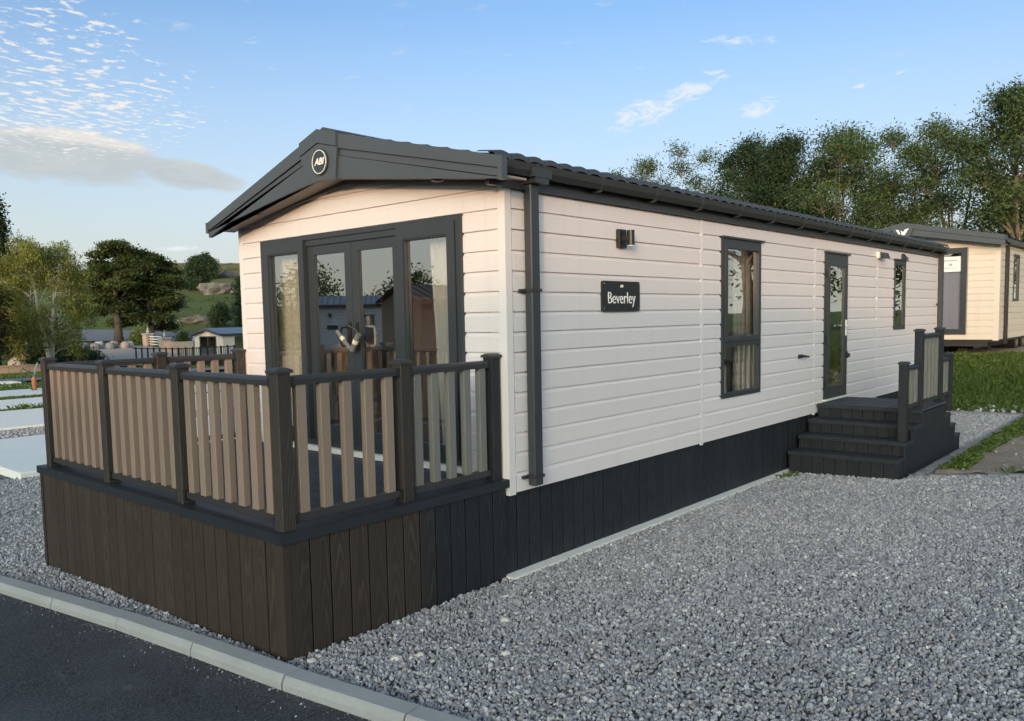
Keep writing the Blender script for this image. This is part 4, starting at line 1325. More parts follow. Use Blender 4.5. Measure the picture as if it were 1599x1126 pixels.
mb.box(.88, 1.16, .0095, .011, 2.10, 2.115, Gmap).box(.88, 1.16, .0095, .011, 2.27, 2.30, Gmap).box(.98, 1.06, .0095, .011, 2.16, 2.22, Gmap)
part('notice_print', mb, 'paper_print', no)
o = part('window', frame_mb(Lmap, *vs_, 0.06, -.05, .035), 'anthracite', van)
part('pane', pane_mb(Lmap, vs_[0] + .05, vs_[1] - .05, vs_[2] + .05, vs_[3] - .05, 0.0), 'glass', o)
roof_parts(van, VW, VL, vz1 + .53, .215, -.30, .16, 'roof', tiles=False)
XV = -.36
VR = vz1 + .56
for sg in (-1, 1):
    ye = VW / 2 + sg * 2.16
    yi = VW / 2 + sg * .002
    def vst(zt0, zt1, zb0, zb1, xa, xb): return strip(yi, ye, zt0, zt1, zb0, zb1, xa, xb)
    part('barge_board', vst(VR + .03, VR - .43, VR - .10, VR - .54, XV - .02, XV + .3), 'fascia', van)
    part('fascia_panel', vst(VR - .102, VR - .542, VR - .26, VR - .66, XV, XV + .03), 'fascia', van)
    part('soffit', vst(VR - .232, VR - .632, VR - .25, VR - .65, XV + .031, -.02), 'soffit', van)
part('logo_plate', MB().prism([(VW / 2 - .26, VR - .09), (VW / 2 + .26, VR - .09), (VW / 2 + .15, VR - .36), (VW / 2 - .15, VR - .36)], XV - .06, XV - .001, lambda u, v, w: (w, u, v)), 'fascia', van)
c = VW / 2
part('logo', MB().prism([(c + .15, VR - .14), (c + .07, VR - .28), (c + .03, VR - .28), (c + .09, VR - .14)], XV - .066, XV - .061, lambda u, v, w: (w, u, v)).prism([(c + .04, VR - .16), (c + .01, VR - .28), (c - .05, VR - .28), (c - .15, VR - .12), (c - .06, VR - .14), (c - .02, VR - .20)], XV - .066, XV - .061, lambda u, v, w: (w, u, v)), 'letter', van)
part('gutter', MB().box(-.1, VL, -.17, -.06, vz1 - .02, vz1 + .07), 'gutter', van)
part('downpipe', MB().cbox(.53, .60, -.10, -.02, vz0 - .12, vz1, .006), 'black', van)
part('chassis_rail', MB().box(-.05, VL, .35, .47, vz0 - .20, vz0 - .062).box(-.05, VL, VW - .5, VW - .38, vz0 - .20, vz0 - .062).box(-.06, .05, .2, VW - .2, vz0 - .16, vz0 - .063), 'chassis', van)
for a, b in (((0.0, 1.42, vz0 - .1), (-.35, 1.12, 0.03)), ((.1, 1.75, vz0 - .1), (-.35, 1.12, 0.03))):
    part('support_leg', MB().tube([a, b], .045, 6), 'chassis', van)
for x_ in (3.6, 4.5):
    wh = part('wheel', MB().disc((x_, .30, .27), 1, .27, .09, 24), 'black', van)
    part('rim', MB().disc((x_, .205, .27), 1, .15, .01, 20), 'chrome', wh)
for x_, y_ in ((2.0, .7), (2.0, 3.2), (6.5, .7), (6.5, 3.2), (.6, .75)):
    part('support_block', MB().box(x_ - .2, x_ + .2, y_ - .16, y_ + .16, -.05, vz0 - .21), 'chassis', van)
vb = wavy('window_blind', Gmap, .70, 2.0, .5, 2.0, -.03, .006, 18, 'blind'); vb.location = (17.2, -.10, .87)
tag(vb, 'pale lilac curtain filling the tall gable window of the peach caravan', 'curtain')
vc = wavy('window_curtain', Lmap, 1.6, 2.2, 1.2, 2.5, -.12, .015, 6, 'voile'); vc.location = (17.2, -.10, .87)
tag(vc, 'white gathered curtain in the small side window of the peach caravan', 'curtain')
sheet('caravan_base', [(16.6, -.9), (16.6, 2), (16.6, 4.6)], [(27, -.9), (27, 2), (27, 4.6)], 0.012, 'soil', 12, 12)


# ------------------------------------------------------------------ smaller vans and buildings
def simple_van(root, W_, L_, z0, z1, wall, gable, roofm, wins, gwins, rs=.24):
    mb = holed_wall(MB(), Lmap, 0, L_, z0, z1, -.09, 0.0, wins); part('wall', mb, wall, root)
    mb = holed_wall(MB(), Gmap, .09, W_ - .09, z0, z1, -.09, 0.0, gwins); part('wall', mb, gable, root)
    part('wall', MB().box(0, L_, W_ - .09, W_, z0, z1), wall, root); part('wall', MB().box(L_ - .09, L_, .09, W_ - .09, z0, z1), gable, root)
    for x_ in (0.0, L_ - .09):
        part('gable_panel', MB().prism([(0.02, z1 + .002), (W_ - .02, z1 + .002), (W_ / 2, z1 + rs * W_ / 2)], x_ + .003, x_ + .088, lambda u, v, w: (w, u, v)), gable, root)
    part('floor_panel', MB().box(.1, L_ - .1, .1, W_ - .1, z0 - .08, z0 + .05), 'chassis', root)
    part('skirting', MB().box(.05, L_ - .05, .05, .09, z0 - .7, z0).box(.05, .09, .09, W_ - .09, z0 - .7, z0).box(L_ - .09, L_ - .05, .09, W_ - .09, z0 - .7, z0).box(.05, L_ - .05, W_ - .09, W_ - .05, z0 - .7, z0), 'chassis', root)
    zr = z1 + rs * W_ / 2 + .06
    for sg in (-1, 1):
        half = W_ / 2 + .18
        mb = MB()
        ribs = np.arange(-.35, L_ + .3, .15)
        P = []
        for k, x_ in enumerate(ribs):
            for dd in (0, half):
                P.append((x_, W_ / 2 + sg * dd, zr - rs * dd + (.02 if k % 2 else 0)))
        F = [(2 * i, 2 * i + 1, 2 * i + 3, 2 * i + 2) for i in range(len(ribs) - 1)]
        mb.add(P, F); part('roof_sheet', mb, roofm, root)
        part('barge_board', strip(W_ / 2, W_ / 2 + sg * half, zr + .03, zr + .03 - rs * half, zr - .17, zr - .14 - rs * half, -.40, -.30), 'fascia', root)
        part('gutter', MB().box(-.35, L_ + .2, W_ / 2 + sg * half - .05, W_ / 2 + sg * half + .05, zr - rs * half - .13, zr - rs * half - .01), 'gutter', root)
    for mp, hs in ((Lmap, wins), (Gmap, gwins)):
        for h in hs:
            o = part('window', frame_mb(mp, *h, .08, -.06, .03), 'anthracite', root)
            part('pane', pane_mb(mp, h[0] + .07, h[1] - .07, h[2] + .07, h[3] - .07, -.01), 'glass', o)
            if h[1] - h[0] > 1.6: part('mullion', MB().box((h[0] + h[1]) / 2 - .05, (h[0] + h[1]) / 2 + .05, -.05, .028, h[2] + .081, h[3] - .081, mp), 'anthracite', o)

fz = -1.55
fv = thing('static_caravan', 'small peach caravan with blue grey roof far off beyond the deck, with its own railing', 'caravan', (27.3, 52.7, fz), R(8))
simple_van(fv, 3.4, 10.0, .75, 2.75, 'siding_far', 'siding_far', 'blue_roof', [(1.1, 2.1, 1.5, 2.55)], [(.75, 2.75, .80, 2.60)])
part('interior_back', MB().box(3.0, 3.1, .1, 3.3, .75, 2.7), 'inner', fv)
fd = thing('raised_deck', 'dark railed veranda standing in front of the far peach caravan', 'deck', (24.6, 52.0, -1.2), R(8))
part('deck_floor', MB().box(-2.6, 2.2, -1.9, 3.6, .50, .62), 'deck_trim', fd)
part('deck_skirt', MB().box(-2.55, 2.15, -1.85, -1.80, -.3, .50).box(-2.55, -2.5, -1.8, 3.55, -.3, .5), 'deck_brown', fd)
for i in range(9):
    part('post', MB().box(-2.58 + i * .58, -2.50 + i * .58, -1.88, -1.80, .62, 1.62), 'black', fd)
part('handrail', MB().box(-2.5, 2.14, -1.87, -1.81, 1.50, 1.56), 'black', fd)
for i in range(7): part('post', MB().box(-2.58, -2.50, -1.2 + i * .72, -1.12 + i * .72, .62, 1.62), 'black', fd)
part('handrail', MB().box(-2.57, -2.51, -1.8, 3.5, 1.50, 1.56), 'black', fd)
bal = MB()
for i in range(30): bal.box(-2.45 + i * .15, -2.41 + i * .15, -1.86, -1.82, .68, 1.50)
o = part('balusters', bal, 'baluster_grey', fd)

# the two lodges across the road that the door glass mirrors
rv = thing('static_caravan', 'cream caravan with blue ribbed roof mirrored in the middle of the glass doors', 'caravan', (-26.6, 23.0, hz(-26.6, 23.0)), R(40))
simple_van(rv, 3.7, 10.2, .62, 2.93, 'siding', 'siding', 'blue_roof', [(6.9, 7.7, .75, 2.45), (3.0, 4.2, 1.5, 2.5), (.6, 1.6, 1.4, 2.4)], [(.9, 2.8, .8, 2.5)])
part('downpipe', MB().box(9.9, 10.0, -.09, -.01, .6, 2.9), 'anthracite', rv)
part('name_plaque', MB().box(8.7, 9.2, -.02, -.001, 1.75, 1.95), 'plaque', rv)
part('wall_light', MB().box(9.0, 9.1, -.08, -.001, 2.35, 2.55), 'black', rv)
for k in range(14): part('siding_groove', MB().box(.02, 10.18, -.004, -.001, .72 + k * .155, .735 + k * .155), 'soffit', rv)
dv = thing('timber_lodge', 'dark navy and cedar clad lodge mirrored in the right glass of the doors', 'lodge', (-20.5, 12.0, hz(-20, 12)), R(23))
simple_van(dv, 4.4, 8.0, .45, 2.75, 'navy', 'cedar', 'brown_tile', [(2, 3, 1.3, 2.4)], [(1, 3, .6, 2.4)])

# white cottage to the left
ct = thing('white_cottage', 'white cottage gable with brown roof behind the birch trunks', 'house', (13.6, 55.6, -2.0), R(-20))
part('wall', MB().box(0, 3.4, 0, 4.6, 0, 2.0), 'render_white', ct)
part('gable_panel', MB().prism([(0, 2.001), (3.4, 2.001), (1.7, 3.35)], 0.002, 4.59, lambda u, v, w: (u, w, v)), 'render_white', ct)
for sg in (-1, 1):
    part('roof', strip(0, 1, 0, 0, 0, 0, 0, 0) if False else MB().add([(1.7, -.25, 3.52), (1.7, 4.9, 3.52), (1.7 + sg * 1.95, 4.9, 1.96), (1.7 + sg * 1.95, -.25, 1.96), (1.7, -.25, 3.40), (1.7, 4.9, 3.40), (1.7 + sg * 1.95, 4.9, 1.82), (1.7 + sg * 1.95, -.25, 1.82)], [(0, 1, 2, 3), (7, 6, 5, 4), (0, 4, 5, 1), (1, 5, 6, 2), (2, 6, 7, 3), (3, 7, 4, 0)]), 'brown_tile', ct)
w_ = part('window', MB().box(1.9, 2.5, -.03, -.001, 1.7, 2.3), 'leaf_dark', ct); part('sill', MB().box(1.8, 2.6, -.10, -.032, 1.6, 1.69), 'white', w_)
pk = thing('boundary_wall', 'low pink sandstone wall along the road at the left', 'wall', (6.5, 42.0, 0))
hg = hz(10, 41) - .1
def stone_wall(root, p, q, z0, z1, cell, mat):
    p = Vector(p); q = Vector(q); dr = (q - p); Lw = dr.length; ang = math.atan2(dr.y, dr.x)
    part('core', MB().box(0, Lw, -.12, .12, z0, z1), mat, root, (p.x, p.y, 0), ang)
    nrow = max(1, int((z1 - z0) / .3)); h = (z1 - z0) / nrow
    mb = MB()
    for r_ in range(nrow):
        x_ = -random.random() * cell
        while x_ < Lw:
            w2 = cell * random.uniform(.7, 1.3); a_, b_ = max(0, x_), min(Lw, x_ + w2 - .03)
            if b_ - a_ > .1: mb.box(a_, b_, -.15 - random.random() * .03, .15, z0 + r_ * h + .01, z0 + (r_ + 1) * h - .012)
            x_ += w2
    o = part('stones', mb, mat, root, (p.x, p.y, 0), ang); o['kind'] = 'stuff'
    part('coping', MB().box(-.05, Lw + .05, -.2, .2, z1 + .001, z1 + .08), mat, root, (p.x, p.y, 0), ang)
pk.location = (0, 0, 0)
stone_wall(pk, (5.0, 43.5), (14.5, 42.6), hg - .2, hg + .45, .8, 'pink_stone')
yw = thing('yard_wall', 'long pinkish stone wall in front of the far road, left of the far caravan', 'wall', (0, 0, 0))
stone_wall(yw, (29.8, 67.4), (29.64, 61.9), -1.1, .42, .9, 'pink_stone')
def pillar(x_, y_, label):
    z = hz(x_, y_)
    t = thing('gate_pillar', label, 'pillar', (x_, y_, z), 0, 'gate pillars of the stone yard')
    part('shaft', MB().cbox(-.4, .4, -.4, .4, -.3, 1.1, .03), 'pink_stone', t); part('capstone', MB().cbox(-.5, .5, -.5, .5, 1.1, 1.22, .05), 'kerb', t)
    part('finial', MB().tube([(0, 0, 1.22), (0, 0, 1.35), (0, 0, 1.45), (0, 0, 1.85)], [.10, .18, .12, .02], 8), 'kerb', t)
pillar(32.3, 75.8, 'stone gate pillar with finial, nearest the bulk bags')
pillar(30.2, 68.0, 'stone gate pillar with finial, where the pink wall begins')
pillar(29.6, 61.4, 'stone gate pillar with finial, beside the far caravan')
gt = thing('field_gate', 'white barred gate between two stone pillars in the yard', 'gate', (31.2, 71.9, hz(31.2, 71.9)), R(75))
for k in range(4): part('bar', MB().box(-3.2, 3.2, -.03, .03, .25 + k * .25, .33 + k * .25), 'white', gt)
for s in (-1, 1): part('gate_post', MB().box(s * 3.25 - .05, s * 3.25 + .05, -.05, .05, 0, 1.2), 'sofa_dark', gt)
bag_labels = ['white bulk bag at the left end of the yard row', 'grey bulk bag second in the yard row', 'slumped grey bulk bag third in the yard row', 'pale bulk bag behind the grey ones in the yard row', 'dark grey bulk bag in the middle of the yard row', 'tan bulk bag with pinkish side in the yard row', 'tan bulk bag second from the right of the yard row', 'white open bulk bag at the right end of the yard row']
for i, lb in enumerate(bag_labels):
    t_ = i / 7
    bx, by = 25.3 + 4.1 * t_, 74.4 - 1.6 * t_ + (0.8 if i % 2 else 0)
    m_ = ['bag', 'bag_grey', 'bag_grey', 'bag', 'bag_grey', 'bag_tan', 'bag_tan', 'bag'][i]
    s_ = random.uniform(.26, .33); hgt = random.uniform(.55, .75)
    P = []; K = 12; rows = 5
    for r_ in range(rows):
        tt = r_ / (rows - 1); rr = s_ * (1 + .22 * math.sin(math.pi * tt) - .12 * tt ** 3)
        for k in range(K):
            an = 2 * math.pi * k / K; sq = 1 / max(abs(math.cos(an)), abs(math.sin(an)))
            P.append((rr * sq * math.cos(an) + random.uniform(-.03, .03), rr * sq * math.sin(an) + random.uniform(-.03, .03), tt * hgt + random.uniform(-.05, .05) * (tt > .5)))
    F = [(r_ * K + k, r_ * K + (k + 1) % K, (r_ + 1) * K + (k + 1) % K, (r_ + 1) * K + k) for r_ in range(rows - 1) for k in range(K)] + [tuple((rows - 1) * K + k for k in range(K))]
    o = link('bulk_bag', MB().add(P, F).mesh('bulk_bag', m_, True), None, (bx, by, hz(bx, by)))
    tag(o, lb, 'bag', 'bulk bags in the stone yard')
# standpipe with hose
spx, spy = 5.15, 25.5
st = thing('standpipe', 'orange standpipe with green and pale blue hoses on the concrete pad at the left', 'standpipe', (spx, spy, hz(spx, spy) + .06))
part('body', MB().tube([(0, 0, 0), (0, 0, .35), (0, 0, .45)], [.075, .075, .045], 12), 'orange', st)
part('hose', MB().tube([(0, 0, .4), (-.12, 0, .62), (-.32, 0, .75), (-.42, 0, .6), (-.36, 0, .38), (-.2, 0, .2), (-.1, -.1, .02)], .022, 8), 'hose', st)
part('hose', MB().tube([(.02, .05, .4), (.08, .05, .7), (.16, .05, .92)], .02, 8), 'hose_blue', st)

# ------------------------------------------------------------------ plants
def leaf_mesh(name, C_, per, rad, size, mat, droop=0.0, ar=0.5, up=0.4, tintc=None, squash=0.8):
    C_ = np.asarray(C_, float); n = len(C_) * per
    base = np.repeat(C_, per, 0)
    off = rng.normal(size=(n, 3)) * rad * np.array([1, 1, squash])
    if droop:
        t = rng.random(n); off = np.stack([off[:, 0] * .35, off[:, 1] * .35, -t * droop], -1)
    c = base + off
    nrm = rng.normal(size=(n, 3)); nrm[:, 2] = np.abs(nrm[:, 2]) + up
    nrm /= np.linalg.norm(nrm, axis=1, keepdims=True)
    a = rng.normal(size=(n, 3))
    if droop: a = a * .35 + np.array([0, 0, -1.0])
    a -= nrm * (a * nrm).sum(1, keepdims=True); a /= np.linalg.norm(a, axis=1, keepdims=True) + 1e-9
    b = np.cross(nrm, a)
    s = size * rng.uniform(.6, 1.3, (n, 1))
    V = np.stack([c - a * s, c + b * s * ar - nrm * s * .1, c + a * s, c - b * s * ar - nrm * s * .1], 1).reshape(-1, 3)
    F = np.arange(4 * n).reshape(n, 4)
    tc = rng.random(len(C_)) if tintc is None else np.asarray(tintc)
    tint = np.clip(np.repeat(tc, per) * 1.0 + rng.normal(size=n) * .16 - .02, 0, 1)
    return np_mesh(name, V, F, mat, np.repeat(tint, 4))


def bez(p, q, sag, k=5):
    p = np.array(p, float); q = np.array(q, float); m = (p + q) / 2 + np.array(sag)
    t = np.linspace(0, 1, k)[:, None]
    return [tuple(v) for v in (1 - t) ** 2 * p + 2 * t * (1 - t) * m + t * t * q]


def tree(name, label, x, y, height, spread, leaf, bark, seed, crown_base=.25, lobes=14, clumps=40, per=14, size=.09, rad=.30, tr=.16, shape='round', droop=0, forks=1, lean=(0, 0), cat='tree', group=None, dens=1.0, bare=False, z=None, squash=.8, wood_detail=5, lobe_r=.34, ar=.5, hollow=0.0, limb=.55, ragged=1.08):
    global rng
    old = rng; rng = np.random.default_rng(seed)
    z0 = hz(x, y) - .08 if z is None else z
    t = thing(name, label, cat, (x, y, z0), 0, group)
    wood = MB(); C_ = []; T = []
    stems = []
    for f in range(forks):
        a = 2 * math.pi * f / max(1, forks) + rng.random() * .6
        sp = .18 * spread if forks > 1 else 0
        top = (lean[0] + sp * math.cos(a) * 2, lean[1] + sp * math.sin(a) * 2, height * rng.uniform(.80, .92))
        pts = [(0, 0, 0)]
        n = 7
        for i in range(1, n + 1):
            q = i / n
            pts.append((top[0] * q ** 1.2 + rng.normal() * .05 * height * .12, top[1] * q ** 1.2 + rng.normal() * .05 * height * .12, top[2] * q))
        rr = [tr * (1.25 if i == 0 else 1) * (1 - .86 * (i / n)) / (forks ** .4) for i in range(n + 1)]
        wood.tube(pts, rr, 8); stems.append((np.array(pts), rr))
    for l in range(lobes):
        q = (l + .5) / lobes
        hf = crown_base + (1 - crown_base) * (q if shape != 'dome' else q ** .7)
        if shape == 'cone': er = (1 - q) ** .8 * 1.0 + .06
        elif shape == 'dome': er = math.sqrt(max(0.03, 1 - (max(0, (q - .25)) / .78) ** 2))
        elif shape == 'column': er = .75 + .25 * math.sin(math.pi * q)
        else: er = .35 + .65 * math.sin(math.pi * min(1, q * .88 + .12))
        ang = l * 2.39996 + rng.normal() * .4
        r_lobe = spread * lobe_r * rng.uniform(.75, 1.25) * (0.55 if shape == 'cone' else 1) * (.62 + .38 * er)
        dist = max(0, spread * er - r_lobe * .75) * rng.uniform(.55, 1.05)
        st_, rr = stems[l % forks]
        zc = height * hf - r_lobe * .55
        i0 = int(np.clip(np.searchsorted(st_[:, 2], zc * rng.uniform(.55, .8)), 1, len(st_) - 1))
        ax = np.array([np.interp(zc, st_[:, 2], st_[:, 0]), np.interp(zc, st_[:, 2], st_[:, 1])])
        lc = np.array([ax[0] + dist * math.cos(ang), ax[1] + dist * math.sin(ang), zc])
        b0 = st_[i0]
        wood.tube(bez(b0, lc, (0, 0, .12 * spread), 5), [max(.012, rr[i0] * limb * k) for k in (1, .8, .62, .45, .28)], 6)
        m = max(4, int(clumps * dens * rng.uniform(.7, 1.3)))
        u = rng.normal(size=(m, 3)); u /= np.linalg.norm(u, axis=1, keepdims=True)
        u[:, 2] = np.where(u[:, 2] < -.45, -u[:, 2] * .6, u[:, 2])
        rad_ = r_lobe * rng.uniform(.40, ragged, (m, 1)) ** .8
        cc = lc + u * rad_ * np.array([1, 1, squash])
        lt = rng.uniform(.15, .85)
        for k in range(min(m, wood_detail)):
            wood.tube(bez(lc - (lc - b0) * .15, cc[k], (0, 0, .06 * spread), 4), [max(.008, rr[i0] * .2), .018, .012, .006], 4, cap=False)
        C_.append(cc); T.append(np.clip(lt * .6 + .4 * rng.random(m) , 0, 1))
    me = wood.mesh('trunk', bark, True)
    link('trunk', me, t)
    C_ = np.concatenate(C_); T = np.concatenate(T)
    keep = C_[:, 2] > .3
    if hollow: keep &= ~((np.hypot(C_[:, 0], C_[:, 1]) < hollow * spread) & (C_[:, 2] < .74 * height))
    if not bare:
        link('crown', leaf_mesh('crown', C_[keep], per, rad, size, leaf, droop, ar=ar, tintc=T[keep], squash=squash), t)
    rng = old
    return t


GT = 'ash trees along the field edge behind the lodge'
ZG = 0.9
A = dict(leaf='leaf', bark='bark', cat='tree', group=GT)
tree('ash_tree', 'slender sparse tree rising alone above the lodge roof, left end of the right-hand tree row', 30.4, 15.3, 9.9, 1.35, lobe_r=.28, seed=3, crown_base=.42, lobes=12, clumps=20, per=28, size=0.069, ar=.33, ragged=1.30, wood_detail=8, rad=0.23, tr=.10, shape='column', **A)
tree('ash_tree', 'low rounded treetop just showing over the lodge roof beside the slender tree', 31.3, 17.7, 9.8, 2.0, lobe_r=.30, seed=4, crown_base=.3, lobes=13, clumps=34, per=28, size=0.073, ar=.33, ragged=1.30, wood_detail=8, rad=0.23, **A)
tree('ash_tree', 'lowest small treetop over the lodge roof, far left of the tree row', 32.0, 20.4, 10.0, 1.4, lobe_r=.30, seed=5, crown_base=.3, lobes=9, clumps=26, per=28, size=0.073, ar=.33, ragged=1.30, wood_detail=8, rad=0.23, **A)
A2 = dict(A); A2['leaf'] = 'leaf_dark'
tree('ash_tree', 'dark dense pointed tree right of the slender one above the roof', 33.3, 13.6, 9.8, 2.3, seed=6, crown_base=.12, lobes=27, clumps=55, per=36, size=0.081, ar=.33, ragged=1.30, wood_detail=8, rad=0.28, shape='round', **A2)
tree('ash_tree', 'dark dense tree with pale bare lower branches in the middle of the row', 32.2, 11.4, 9.2, 1.9, seed=7, crown_base=.10, lobes=24, clumps=65, per=36, size=0.081, ar=.33, ragged=1.30, wood_detail=8, rad=0.28, **A2)
tree('ash_tree', 'broad green tree with rounded top above the lodge side door', 33.0, 9.0, 9.3, 2.5, seed=8, crown_base=.22, lobes=29, clumps=48, per=32, size=0.081, ar=.33, ragged=1.30, wood_detail=8, rad=0.28, forks=2, **A)
tree('ash_tree', 'open crowned green tree with sky showing through its lower branches', 35.8, 7.3, 9.7, 2.5, seed=9, crown_base=.34, lobes=22, clumps=34, per=32, size=0.081, ar=.33, ragged=1.30, wood_detail=8, rad=0.26, forks=3, **A)
tree('ash_tree', 'multi-stemmed tree with pale crossing branches above the peach caravan roof', 34.4, 4.8, 9.3, 2.3, seed=10, crown_base=.20, lobes=22, clumps=34, per=30, size=0.073, ar=.33, ragged=1.30, wood_detail=8, rad=0.26, forks=4, **A)
tree('ash_tree', 'tallest tree of the row with a stout pale trunk, at the right edge', 32.6, 2.2, 9.7, 2.1, seed=12, crown_base=.48, lobes=24, clumps=39, per=32, size=0.081, ar=.33, ragged=1.30, wood_detail=8, rad=0.26, tr=.24, **A)
tree('ash_tree', 'tall leafy tree cut by the right edge of the view', 34.5, -1.2, 7.8, 2.2, seed=13, crown_base=.25, lobes=27, clumps=42, per=32, size=0.081, ar=.33, ragged=1.30, wood_detail=8, rad=0.28, **A)
# undergrowth behind the row
for i, (x_, y_, h_, s_, lb) in enumerate([(37.5, 12.6, 6.8, 3.0, 'dark bush filling the gap under the dark pointed tree'), (38.2, 7.0, 3.2, 2.6, 'dark bush under the broad green trees'), (37.0, 2.8, 4.8, 2.6, 'dark bush behind the stout pale trunk'), (36.0, 16.0, 5.2, 2.4, 'dark bush behind the slender sparse tree')]):
    tree('hedge_bush', lb, x_, y_, h_, s_, 'leaf_dark', 'bark_dark', 40 + i, crown_base=.05, lobes=16, clumps=44, per=16, size=.12, rad=.34, tr=.10, cat='bush', group='bushes under the tree row')
# trees right of the frame that the side windows mirror
B = dict(bark='bark_dark', cat='tree', group='trees mirrored in the side windows')
tree('bare_tree', 'dark bare branched tree mirrored in the tall two-part side window', 24.5, -9.5, 10.5, 3.4, 'leaf', seed=21, crown_base=.30, lobes=26, clumps=9, per=4, size=.07, rad=.3, tr=.26, wood_detail=9, **B)
tree('ash_tree', 'leafy tree mirrored in the glazed side door', 35.0, -12.0, 10.0, 3.2, 'leaf', seed=22, crown_base=.12, lobes=18, clumps=30, per=12, size=.13, rad=.36, **B)
tree('ash_tree', 'leafy tree mirrored in the narrow far side window', 42.0, -10.0, 11.0, 3.4, 'leaf', seed=23, crown_base=.12, lobes=18, clumps=30, per=12, size=.14, rad=.36, **B)
tree('ash_tree', 'leafy tree mirrored low in the tall two-part side window', 30.0, -16.0, 6.5, 3.2, 'leaf_dark', seed=24, crown_base=.08, lobes=16, clumps=30, per=12, size=.13, rad=.36, **B)
for i, (x_, y_, h_) in enumerate([(-40, 45, 6.4), (-33, 50, 7.0), (-26, 52, 6.0)]):
    tree('ash_tree', ['tree left of the roof of the mirrored cream caravan', 'tallest tree mirrored above the cream caravan roof', 'tree right of the roof of the mirrored cream caravan'][i], x_, y_, h_, 4.2, 'leaf', 'bark', 30 + i, crown_base=.15, lobes=16, clumps=28, per=12, size=.17, rad=.5, group='trees mirrored in the door glass')
# left side
tree('birch_tree', 'yellow green weeping birch with two white trunks behind the deck corner', 11.9, 43.2, 7.3, 2.5, 'leaf_birch', 'birch', 51, crown_base=.24, lobes=44, clumps=56, per=24, size=.075, rad=.34, tr=.22, droop=.95, forks=2, squash=1.0, ar=.36, hollow=.52, limb=.25)
tree('oak_tree', 'big spreading dark oak with short thick trunk in front of the hill', 34.6, 87.9, 11.3, 3.9, 'leaf_oak', 'bark_dark', 52, crown_base=.22, lobes=22, clumps=64, per=30, size=.17, rad=.42, tr=.48, shape='dome', squash=.42, lobe_r=.30)
tree('oak_tree', 'right hand dome of dark oak crowns overhanging the green slope', 38.6, 88.6, 10.2, 4.6, 'leaf_oak', 'bark_dark', 57, crown_base=.14, lobes=26, clumps=64, per=30, size=.17, rad=.42, tr=.40, shape='dome', squash=.42, lobe_r=.28)
tree('conifer_tree', 'tall dark conifer cut by the left edge of the view', 12.4, 53.8, 11.0, 2.3, 'leaf_conifer', 'bark_dark', 53, crown_base=.18, lobes=44, clumps=60, per=22, size=.10, rad=.34, tr=.25, shape='cone', lobe_r=.42)
tree('cherry_tree', 'low dark leaved tree at the left edge beside the cottage', 8.0, 40.4, 4.6, 1.4, 'leaf_cherry', 'bark_dark', 54, crown_base=.30, lobes=18, clumps=32, per=18, size=.09, rad=.28, tr=.24)
tree('hawthorn_tree', 'rounded dark tree on the hillside beside the rock wall', 84.4, 163.8, 7.0, 2.6, 'leaf_dark', 'bark_dark', 55, crown_base=.04, lobes=22, clumps=34, per=16, size=.24, rad=.5, tr=.3)
tree('hawthorn_tree', 'smaller dark tree on the hill skyline', 105.4, 197.9, 6.2, 3.0, 'leaf_dark', 'bark_dark', 56, crown_base=.08, lobes=18, clumps=30, per=14, size=.28, rad=.6, tr=.3)
tree('shrub', 'dark shrub on the green slope above the far caravan', 56.4, 105.0, 3.4, 1.6, 'leaf_dark', 'bark_dark', 58, crown_base=.05, lobes=14, clumps=26, per=14, size=.16, rad=.34, tr=.12, cat='shrub')
tree('shrub', 'tall shrub on the slope close to the lodge corner', 54.2, 94.8, 7.6, 1.6, 'leaf_dark', 'bark_dark', 59, crown_base=.05, lobes=18, clumps=28, per=14, size=.16, rad=.36, tr=.12, cat='shrub')
for i, (x_, y_, lb) in enumerate([(33.5, 80.5, 'small yellow green bush beside the oak trunk'), (33.0, 70.0, 'small green bush behind the gate pillars')]):
    tree('shrub', lb, x_, y_, 1.5, 1.0, 'leaf_birch' if i == 0 else 'leaf_oak', 'bark_dark', 60 + i, crown_base=.05, lobes=9, clumps=14, per=12, size=.12, rad=.25, tr=.05, cat='shrub')
for i in range(6):
    t_ = i / 5
    tree('hedge_bush', ['dark hedge bush nearest the birch', 'dark hedge bush second from the birch', 'dark hedge bush third from the birch', 'dark hedge bush fourth from the birch', 'dark hedge bush fifth from the birch', 'dark hedge bush at the yard end of the hedge'][i], 13.9 + 3.0 * t_, 51.2 - 1.0 * t_ + (i % 2) * .5, 1.5 - .6 * t_, .75, 'leaf_dark', 'bark_dark', 70 + i, crown_base=.05, lobes=10, clumps=22, per=14, size=.11, rad=.25, tr=.05, cat='bush', group='hedge bushes before the yard')
# big wooded mass behind the birch foot / cottage
for i, (x_, y_, h_, s_, lb) in enumerate([(17.5, 62.5, 4.0, 2.4, 'dark bush behind the white cottage'), (22.5, 76.0, 3.4, 2.6, 'dark bush between the cottage and the yard'), (7.6, 46.5, 5.0, 2.4, 'dark bush at the far left behind the low tree')]):
    tree('hedge_bush', lb, x_, y_, h_, s_, 'leaf_oak', 'bark_dark', 80 + i, crown_base=.05, lobes=16, clumps=36, per=16, size=.15, rad=.38, tr=.1, cat='bush')
